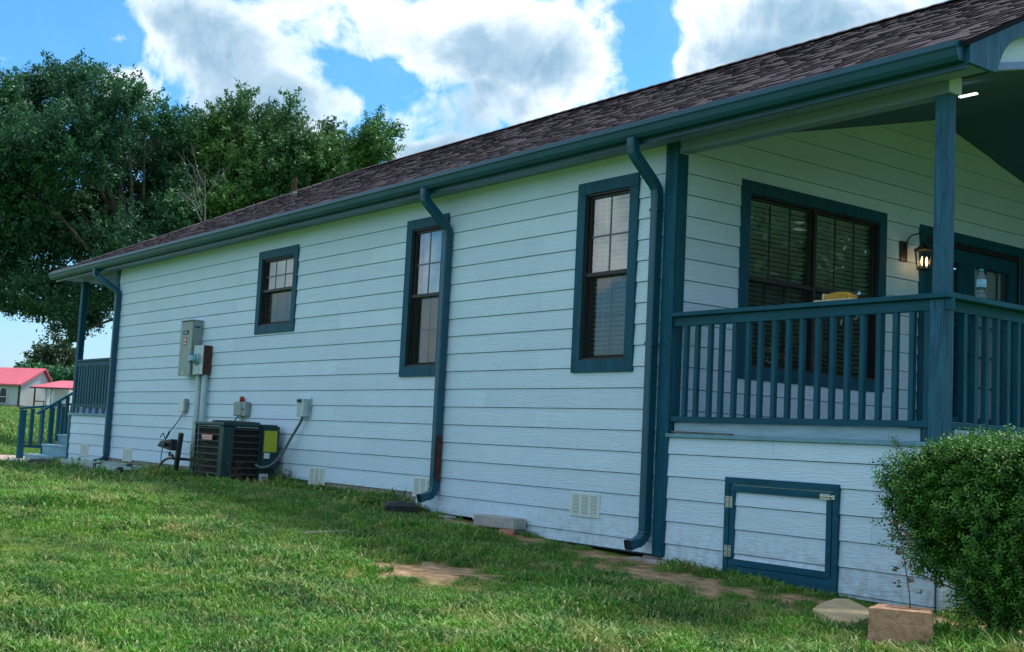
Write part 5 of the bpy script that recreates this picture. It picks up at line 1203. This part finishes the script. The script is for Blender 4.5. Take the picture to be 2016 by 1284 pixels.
# unseen trees beside the porch, added to darken it and mirror in its windows
for (tx, ty, th, tsd, lb) in ((11.5, 13.5, 7.5, 31, 'round tree beyond the right side of the porch, mirrored in the double window'), (17, 5, 8.5, 32, 'broad unseen tree added right of the porch to darken it')):
    rg = np.random.default_rng(tsd); tb = Vector((tx, ty, gzf(tx, ty))); t = thing('unseen_yard_tree', lb, 'tree', tuple(tb), 'unseen trees right of the porch'); n_ = 16000
    u = rg.normal(size=(n_, 3)); u /= np.linalg.norm(u, axis=1, keepdims=True); P = np.array(tb)+np.array([0, 0, th*.6])+u*np.array([3.4, 3.4, th*.42])*(rg.random(n_)**.35)[:, None]
    kp = np.array([mnoise.noise(Vector(c)*.9) for c in P]) > -.2; P = P[kp]; n_ = len(P); leaves_mesh('crown', P, rg.normal(size=(n_, 3))+np.array([0, 0, .6]), rg.normal(size=(n_, 3)), np.full(n_, .34), np.full(n_, .17), rg.random(n_), M['leaf_a'], t, 'stuff')
    mb = MB(); mb.tube([tb-Vector((0, 0, .3)), tb+Vector((.1, 0, th*.3)), tb+Vector((0, 0, th*.7))], 0, 9, rs=[.26, .2, .07]); mb.build('trunk', M['bark'], t, smooth=True)
# weeds at the condenser
def weed(loc, h, n_, label, brown=False):
    t = thing('weed', label, 'weed', tuple(loc)); rg = np.random.default_rng(int(abs(loc[0]*100))); mb = MB(); Ps = []; Us = []
    for k in range(n_):
        b = Vector(loc)+Vector((rg.uniform(-.16, .16), rg.uniform(-.06, .06), 0)); tip = b+Vector((rg.normal()*.08, rg.normal()*.06, h*rg.uniform(.5, 1))); mb.tube([b, b.lerp(tip, .5)+Vector((rg.normal()*.01, 0, 0)), tip], 0, 4, rs=[.004, .003, .001])
        for j in range(26): s_ = rg.random(); q = b.lerp(tip, .1+.9*s_); Ps.append(tuple(q+Vector(rg.normal(size=3))*.018)); Us.append(rg.normal(size=3)+np.array([0, 0, .6]))
    mb.build('stem', M['oldwood' if brown else 'twig'], t)
    P = np.array(Ps); N_ = len(P); leaves_mesh('foliage', P, rg.normal(size=(N_, 3)), np.array(Us), np.full(N_, .05), np.full(N_, .010), rg.random(N_), M['leaf_r' if brown else 'leaf_w'], t)
weed(G(-7.1, -.98), .62, 9, 'tall thin green weed growing against the condenser left side')
weed(G(-6.72, -.72), .34, 7, 'short brown seeding weed in front of the condenser right side', True)
weed(G(-6.45, -.12), .24, 10, 'low brownish weed clump at the wall foot right of the condenser', True)

# ================================================================== neighbouring buildings
def nb():
    # local frame: u runs along the picture's width, v away from the camera
    o = at(38, 800, 128); o.z = 0; u = Vector((rt.x, rt.y, 0)).normalized(); v = Vector((-u.y, u.x, 0)); u = (u*.93-v*.36).normalized(); v = Vector((-u.y, u.x, 0))
    gz0 = .40
    def Pt(a, b, z): q = o+u*a+v*b; return (q.x, q.y, z)
    t = thing('red_roofed_house', 'distant white house with a bright red metal roof and arched window', 'house', Pt(-4, 3, gz0))
    def B(a0, a1, b0, b1, z0, z1, name, m, par=None):
        mb = MB(); mb.hexa([Pt(a0,b0,z0), Pt(a1,b0,z0), Pt(a1,b1,z0), Pt(a0,b1,z0), Pt(a0,b0,z1), Pt(a1,b0,z1), Pt(a1,b1,z1), Pt(a0,b1,z1)]); return mb.build(name, M[m], par or t)
    wl_ = B(-14, 0, 0, 4.4, gz0-.5, 2.95, 'wall', 'nwall'); B(-14.05, .05, -.06, 4.45, gz0-.5, gz0+.45, 'brick_base', 'nbase')
    mb = MB(); mb.hexa([Pt(-14.4, -.5, 2.85), Pt(.4, -.5, 2.85), Pt(.4, 3.0, 4.72), Pt(-14.4, 3.0, 4.72), Pt(-14.4, -.5, 2.98), Pt(.4, -.5, 2.98), Pt(.4, 3.0, 4.85), Pt(-14.4, 3.0, 4.85)])
    mb.hexa([Pt(-14.4, 3.0, 4.72), Pt(.4, 3.0, 4.72), Pt(.4, 4.6, 2.85), Pt(-14.4, 4.6, 2.85), Pt(-14.4, 3.0, 4.85), Pt(.4, 3.0, 4.85), Pt(.4, 4.6, 2.98), Pt(-14.4, 4.6, 2.98)]); rf = mb.build('roof', M['nroof'], t)
    mb = MB()
    for k in range(24): a_ = -14.2+k*.63; mb.hexa([Pt(a_, -.5, 2.985), Pt(a_+.05, -.5, 2.985), Pt(a_+.05, 3.0, 4.855), Pt(a_, 3.0, 4.855), Pt(a_, -.5, 3.02), Pt(a_+.05, -.5, 3.02), Pt(a_+.05, 3.0, 4.89), Pt(a_, 3.0, 4.89)])
    mb.build('roof_seam', M['nroof'], rf)
    mb = MB(); mb.prism([(0, 2.951), (4.4, 2.951), (3.0, 4.6)], lambda q: Pt(-.06, q[0], q[1]), lambda q: Pt(-.01, q[0], q[1])); mb.build('gable', M['nwall'], t)
    mb = MB(); 
    for a_ in (-.06, ): mb.hexa([Pt(a_-.15, -.12, gz0), Pt(a_+.08, -.12, gz0), Pt(a_+.08, -.02, gz0), Pt(a_-.15, -.02, gz0), Pt(a_-.15, -.12, 2.9), Pt(a_+.08, -.12, 2.9), Pt(a_+.08, -.02, 2.9), Pt(a_-.15, -.02, 2.9)])
    mb.build('corner_downspout', M['ntrim'], t)
    # arched window at the picture's left edge
    mb = MB(); c_ = -2.15; pr_ = [(c_-.42, 1.05), (c_+.42, 1.05), (c_+.42, 2.15)]+[(c_+.42*math.cos(k*math.pi/8), 2.15+.42*math.sin(k*math.pi/8)) for k in range(1, 8)]+[(c_-.42, 2.15)]
    mb.prism([(c_+(p-c_)*1.25, 1.7+(q-1.7)*1.1) for p, q in pr_], lambda q: Pt(q[0], -.10, q[1]), lambda q: Pt(q[0], -.03, q[1])); wn = mb.build('window', M['white'], t)
    mb = MB(); mb.prism(pr_, lambda q: Pt(q[0], -.13, q[1]), lambda q: Pt(q[0], -.101, q[1])); mb.build('window_pane', M['nglass'], wn)
    mb = MB(); mb.hexa([Pt(c_-.42, -.15, 1.62), Pt(c_+.42, -.15, 1.62), Pt(c_+.42, -.131, 1.62), Pt(c_-.42, -.131, 1.62), Pt(c_-.42, -.15, 1.68), Pt(c_+.42, -.15, 1.68), Pt(c_+.42, -.131, 1.68), Pt(c_-.42, -.131, 1.68)]); mb.build('muntin', M['white'], wn)
    # covered walkway
    mb = MB(); mb.hexa([Pt(.6, .6, 2.72), Pt(5.9, .6, 2.72), Pt(5.9, 3.6, 3.55), Pt(1.9, 3.6, 3.55), Pt(.6, .6, 2.84), Pt(5.9, .6, 2.84), Pt(5.9, 3.6, 3.67), Pt(1.9, 3.6, 3.67)]); mb.build('walkway_roof', M['nroof'], t)
    B(.9, 3.1, 3.6, 3.8, gz0-.4, 2.9, 'walkway_wall', 'nwall'); B(1.02, 1.14, .8, .92, gz0-.4, 2.7, 'post', 'ntrim'); B(2.5, 2.62, .8, .92, gz0+.0, 2.7, 'post', 'nwall'); B(3.2, 3.5, .9, 3.7, gz0-.4, 2.72, 'post', 'white')
    B(.65, 5.85, .5, .59, 2.66, 2.76, 'fascia', 'ntrim'); B(1.2, 2.4, .84, .9, gz0+.9, gz0+1.0, 'rail', 'ntrim'); B(2.3, 2.36, .84, .9, gz0-.2, gz0+1.0, 'rail_post', 'ntrim')
    t2 = thing('white_outbuilding', 'small white outbuilding with red trimmed gable right of the covered walkway', 'shed', Pt(7, 5, gz0))
    mb = MB(); mb.prism([(4.0, gz0-.4), (9.5, gz0-.4), (9.5, 3.9), (7.2, 3.6), (4.0, 2.0)], lambda q: Pt(q[0], 5, q[1]), lambda q: Pt(q[0], 9, q[1])); mb.build('wall', M['nwall'], t2)
    mb = MB(); mb.hexa([Pt(3.8, 4.7, 1.96), Pt(7.2, 4.7, 3.66), Pt(7.2, 9.2, 3.66), Pt(3.8, 9.2, 1.96), Pt(3.8, 4.7, 2.10), Pt(7.2, 4.7, 3.80), Pt(7.2, 9.2, 3.80), Pt(3.8, 9.2, 2.10)]); mb.build('roof', M['nroof'], t2)
nb()

# ================================================================== lawn
def build_grass():
    tufts = bpy.data.collections.new('grass_tufts')
    def tuft(n_, h, w, rad, seed, lean=.45, wide=False):
        rg = np.random.default_rng(seed); V = []; F = []; T = []
        for k in range(n_):
            a = rg.random()*6.28; r_ = rad*math.sqrt(rg.random()); x, y = r_*math.cos(a), r_*math.sin(a); b = rg.random()*6.28; hh = h*rg.uniform(.45, 1.1); ln = lean*hh*rg.uniform(.2, 1.5)
            dx, dy = math.cos(b), math.sin(b); px_, py_ = -dy*w/2, dx*w/2; i = len(V); tone = rg.random()**5*.85
            V += [(x-px_, y-py_, -.005), (x+px_, y+py_, -.005), (x+dx*ln*.35+px_*.9, y+dy*ln*.35+py_*.9, hh*.6), (x+dx*ln*.35-px_*.9, y+dy*ln*.35-py_*.9, hh*.6), (x+dx*ln, y+dy*ln, hh*(1-.25*rg.random()))]
            F += [(i, i+1, i+2), (i, i+2, i+3), (i+3, i+2, i+4)]; T += [tone]*5
        me = bpy.data.meshes.new('grass_tuft'); me.from_pydata(V, [], F); me.materials.append(M['grass']); at_ = me.attributes.new('tone', 'FLOAT', 'POINT'); at_.data.foreach_set('value', T)
        o = bpy.data.objects.new('grass_tuft', me); tufts.objects.link(o)
    tuft(24, .040, .0070, .09, 1, .8); tuft(20, .050, .0060, .08, 2, 1.3); tuft(18, .034, .0125, .09, 3, 1.2); tuft(22, .042, .0080, .095, 4, 1.1); tuft(12, .085, .0062, .04, 5, .8)
    # sample points in the part of the lawn seen by the camera, thinning with distance
    pts = []
    def sample(n_, x0, x1, y0, y1): return rng.uniform(x0, x1, n_), rng.uniform(y0, y1, n_)
    def inside(x, y, z, mar=.06):
        dx, dy, dz = x-CAM.x, y-CAM.y, z-CAM.z; k = dx*fw.x+dy*fw.y+dz*fw.z
        a = (dx*rt.x+dy*rt.y+dz*rt.z)/k*FPX/1008; b = -(dx*up.x+dy*up.y+dz*up.z)/k*FPX/642
        return (k > .5) & (np.abs(a) < 1+mar+.25) & (b < 1.35) & (b > -1.05)
    out = []
    for (n_, x0, x1, y0, y1, dmin, dmax, sc) in ((150000, -16, 7, -7.5, .3, 0, 17, 1.0), (150000, -45, -6, -14, 14, 15, 40, 1.8), (110000, -150, -25, -30, 70, 36, 150, 4.0)):
        x, y = sample(n_, x0, x1, y0, y1); z = gz(x, y); d = np.hypot(x-CAM.x, y-CAM.y)
        hs = (x > -15.2) & (x < 2.52) & (y > -.03) & (y < 7.3); st = (x > -16.85) & (x < -15.1) & (y > -.28) & (y < 2)
        s = soil(x, y); keep = inside(x, y, z) & ~hs & ~st & (d > dmin) & (d < dmax) & (rng.random(n_) > s*1.7)
        keep &= ~((x < -14.2) & (x > -20.5) & (y > -1.25+(-14.2-x)*0) & (y < -.3+(-14.9-x)*.2) & (y > -1.2))
        keep &= ~((x > 1.99) & (x < 2.7) & (y > -1.13+.0) & (y < -.3) & (np.abs((x-2.0)*.9+(y+.35)) < .25+.12))
        keep &= ~((x > 2.96) & (x < 3.3) & (y > -1.30) & (y < -.95))
        x, y, z, d = x[keep], y[keep], z[keep], d[keep]
        k = rng.uniform(.5, 1.2, len(x))*sc*(1-.55*np.clip(s[keep]*3, 0, 1))
        hn = np.array([mnoise.noise(Vector((a_*.8, b_*.8, 0)))+.6*mnoise.noise(Vector((a_*2.6, b_*2.6, 5))) for a_, b_ in zip(x[:], y[:])]) if len(x) < 200000 else np.zeros(len(x))
        k *= 1+.75*hn; near = np.exp(-np.clip(-y, 0, 9)/.16)*(x < -3.4)*(x > -15); k *= 1+.9*near*(rng.random(len(x)) > .5)
        out.append(np.stack([x, y, z, k], 1))
    # taller shaggy growth around condenser, post, shrub foot
    for (cx, cy, rx, ry, n_, kk) in ((-7.0, -1.0, .9, .22, 900, 1.8), (-9.4, -.45, .6, .25, 500, 2.2), (3.45, -.95, .45, .33, 900, 1.7), (-3.9, -.3, .5, .2, 300, 1.6), (-6.5, -.3, .6, .2, 300, 1.5), (-4.9, -.12, .9, .08, 300, 1.5)):
        a = rng.random(n_)*6.28; r_ = np.sqrt(rng.random(n_)); x = cx+rx*r_*np.cos(a); y = cy+ry*r_*np.sin(a); ok = (y < -.03) & ~((x > 2.96) & (x < 3.3) & (y > -1.30) & (y < -.95)); x, y = x[ok], y[ok]; out.append(np.stack([x, y, gz(x, y), kk*rng.uniform(.6, 1.3, len(x))], 1))
    A = np.concatenate(out); print('grass tufts', len(A))
    me = bpy.data.meshes.new('lawn_grass'); me.vertices.add(len(A)); me.vertices.foreach_set('co', A[:, :3].astype(np.float32).ravel()); at_ = me.attributes.new('size', 'FLOAT', 'POINT'); at_.data.foreach_set('value', A[:, 3].astype(np.float32)); me.materials.append(M['grass'])
    o = link('lawn_grass', me, None, 'stuff'); o['label'] = 'patchy green lawn grass with dry straw tufts in front of the house'; o['category'] = 'grass'
    ng = bpy.data.node_groups.new('grass_scatter', 'GeometryNodeTree'); ng.interface.new_socket('Geometry', in_out='INPUT', socket_type='NodeSocketGeometry'); ng.interface.new_socket('Geometry', in_out='OUTPUT', socket_type='NodeSocketGeometry')
    n = ng.nodes; l = ng.links; gi = n.new('NodeGroupInput'); go = n.new('NodeGroupOutput'); ip = n.new('GeometryNodeInstanceOnPoints'); ci = n.new('GeometryNodeCollectionInfo'); ci.inputs[0].default_value = tufts; ci.inputs['Separate Children'].default_value = True; ci.inputs['Reset Children'].default_value = True
    l.new(gi.outputs[0], ip.inputs['Points']); l.new(ci.outputs[0], ip.inputs['Instance']); ip.inputs['Pick Instance'].default_value = True
    rv = n.new('FunctionNodeRandomValue'); rv.data_type = 'FLOAT_VECTOR'; rv.inputs[0].default_value = (-.3, -.3, 0); rv.inputs[1].default_value = (.3, .3, 6.28); l.new(rv.outputs[0], ip.inputs['Rotation'])
    na = n.new('GeometryNodeInputNamedAttribute'); na.data_type = 'FLOAT'; na.inputs[0].default_value = 'size'; l.new(na.outputs[0], ip.inputs['Scale'])
    l.new(ip.outputs[0], go.inputs[0]); md = o.modifiers.new('scatter', 'NODES'); md.node_group = ng
build_grass()
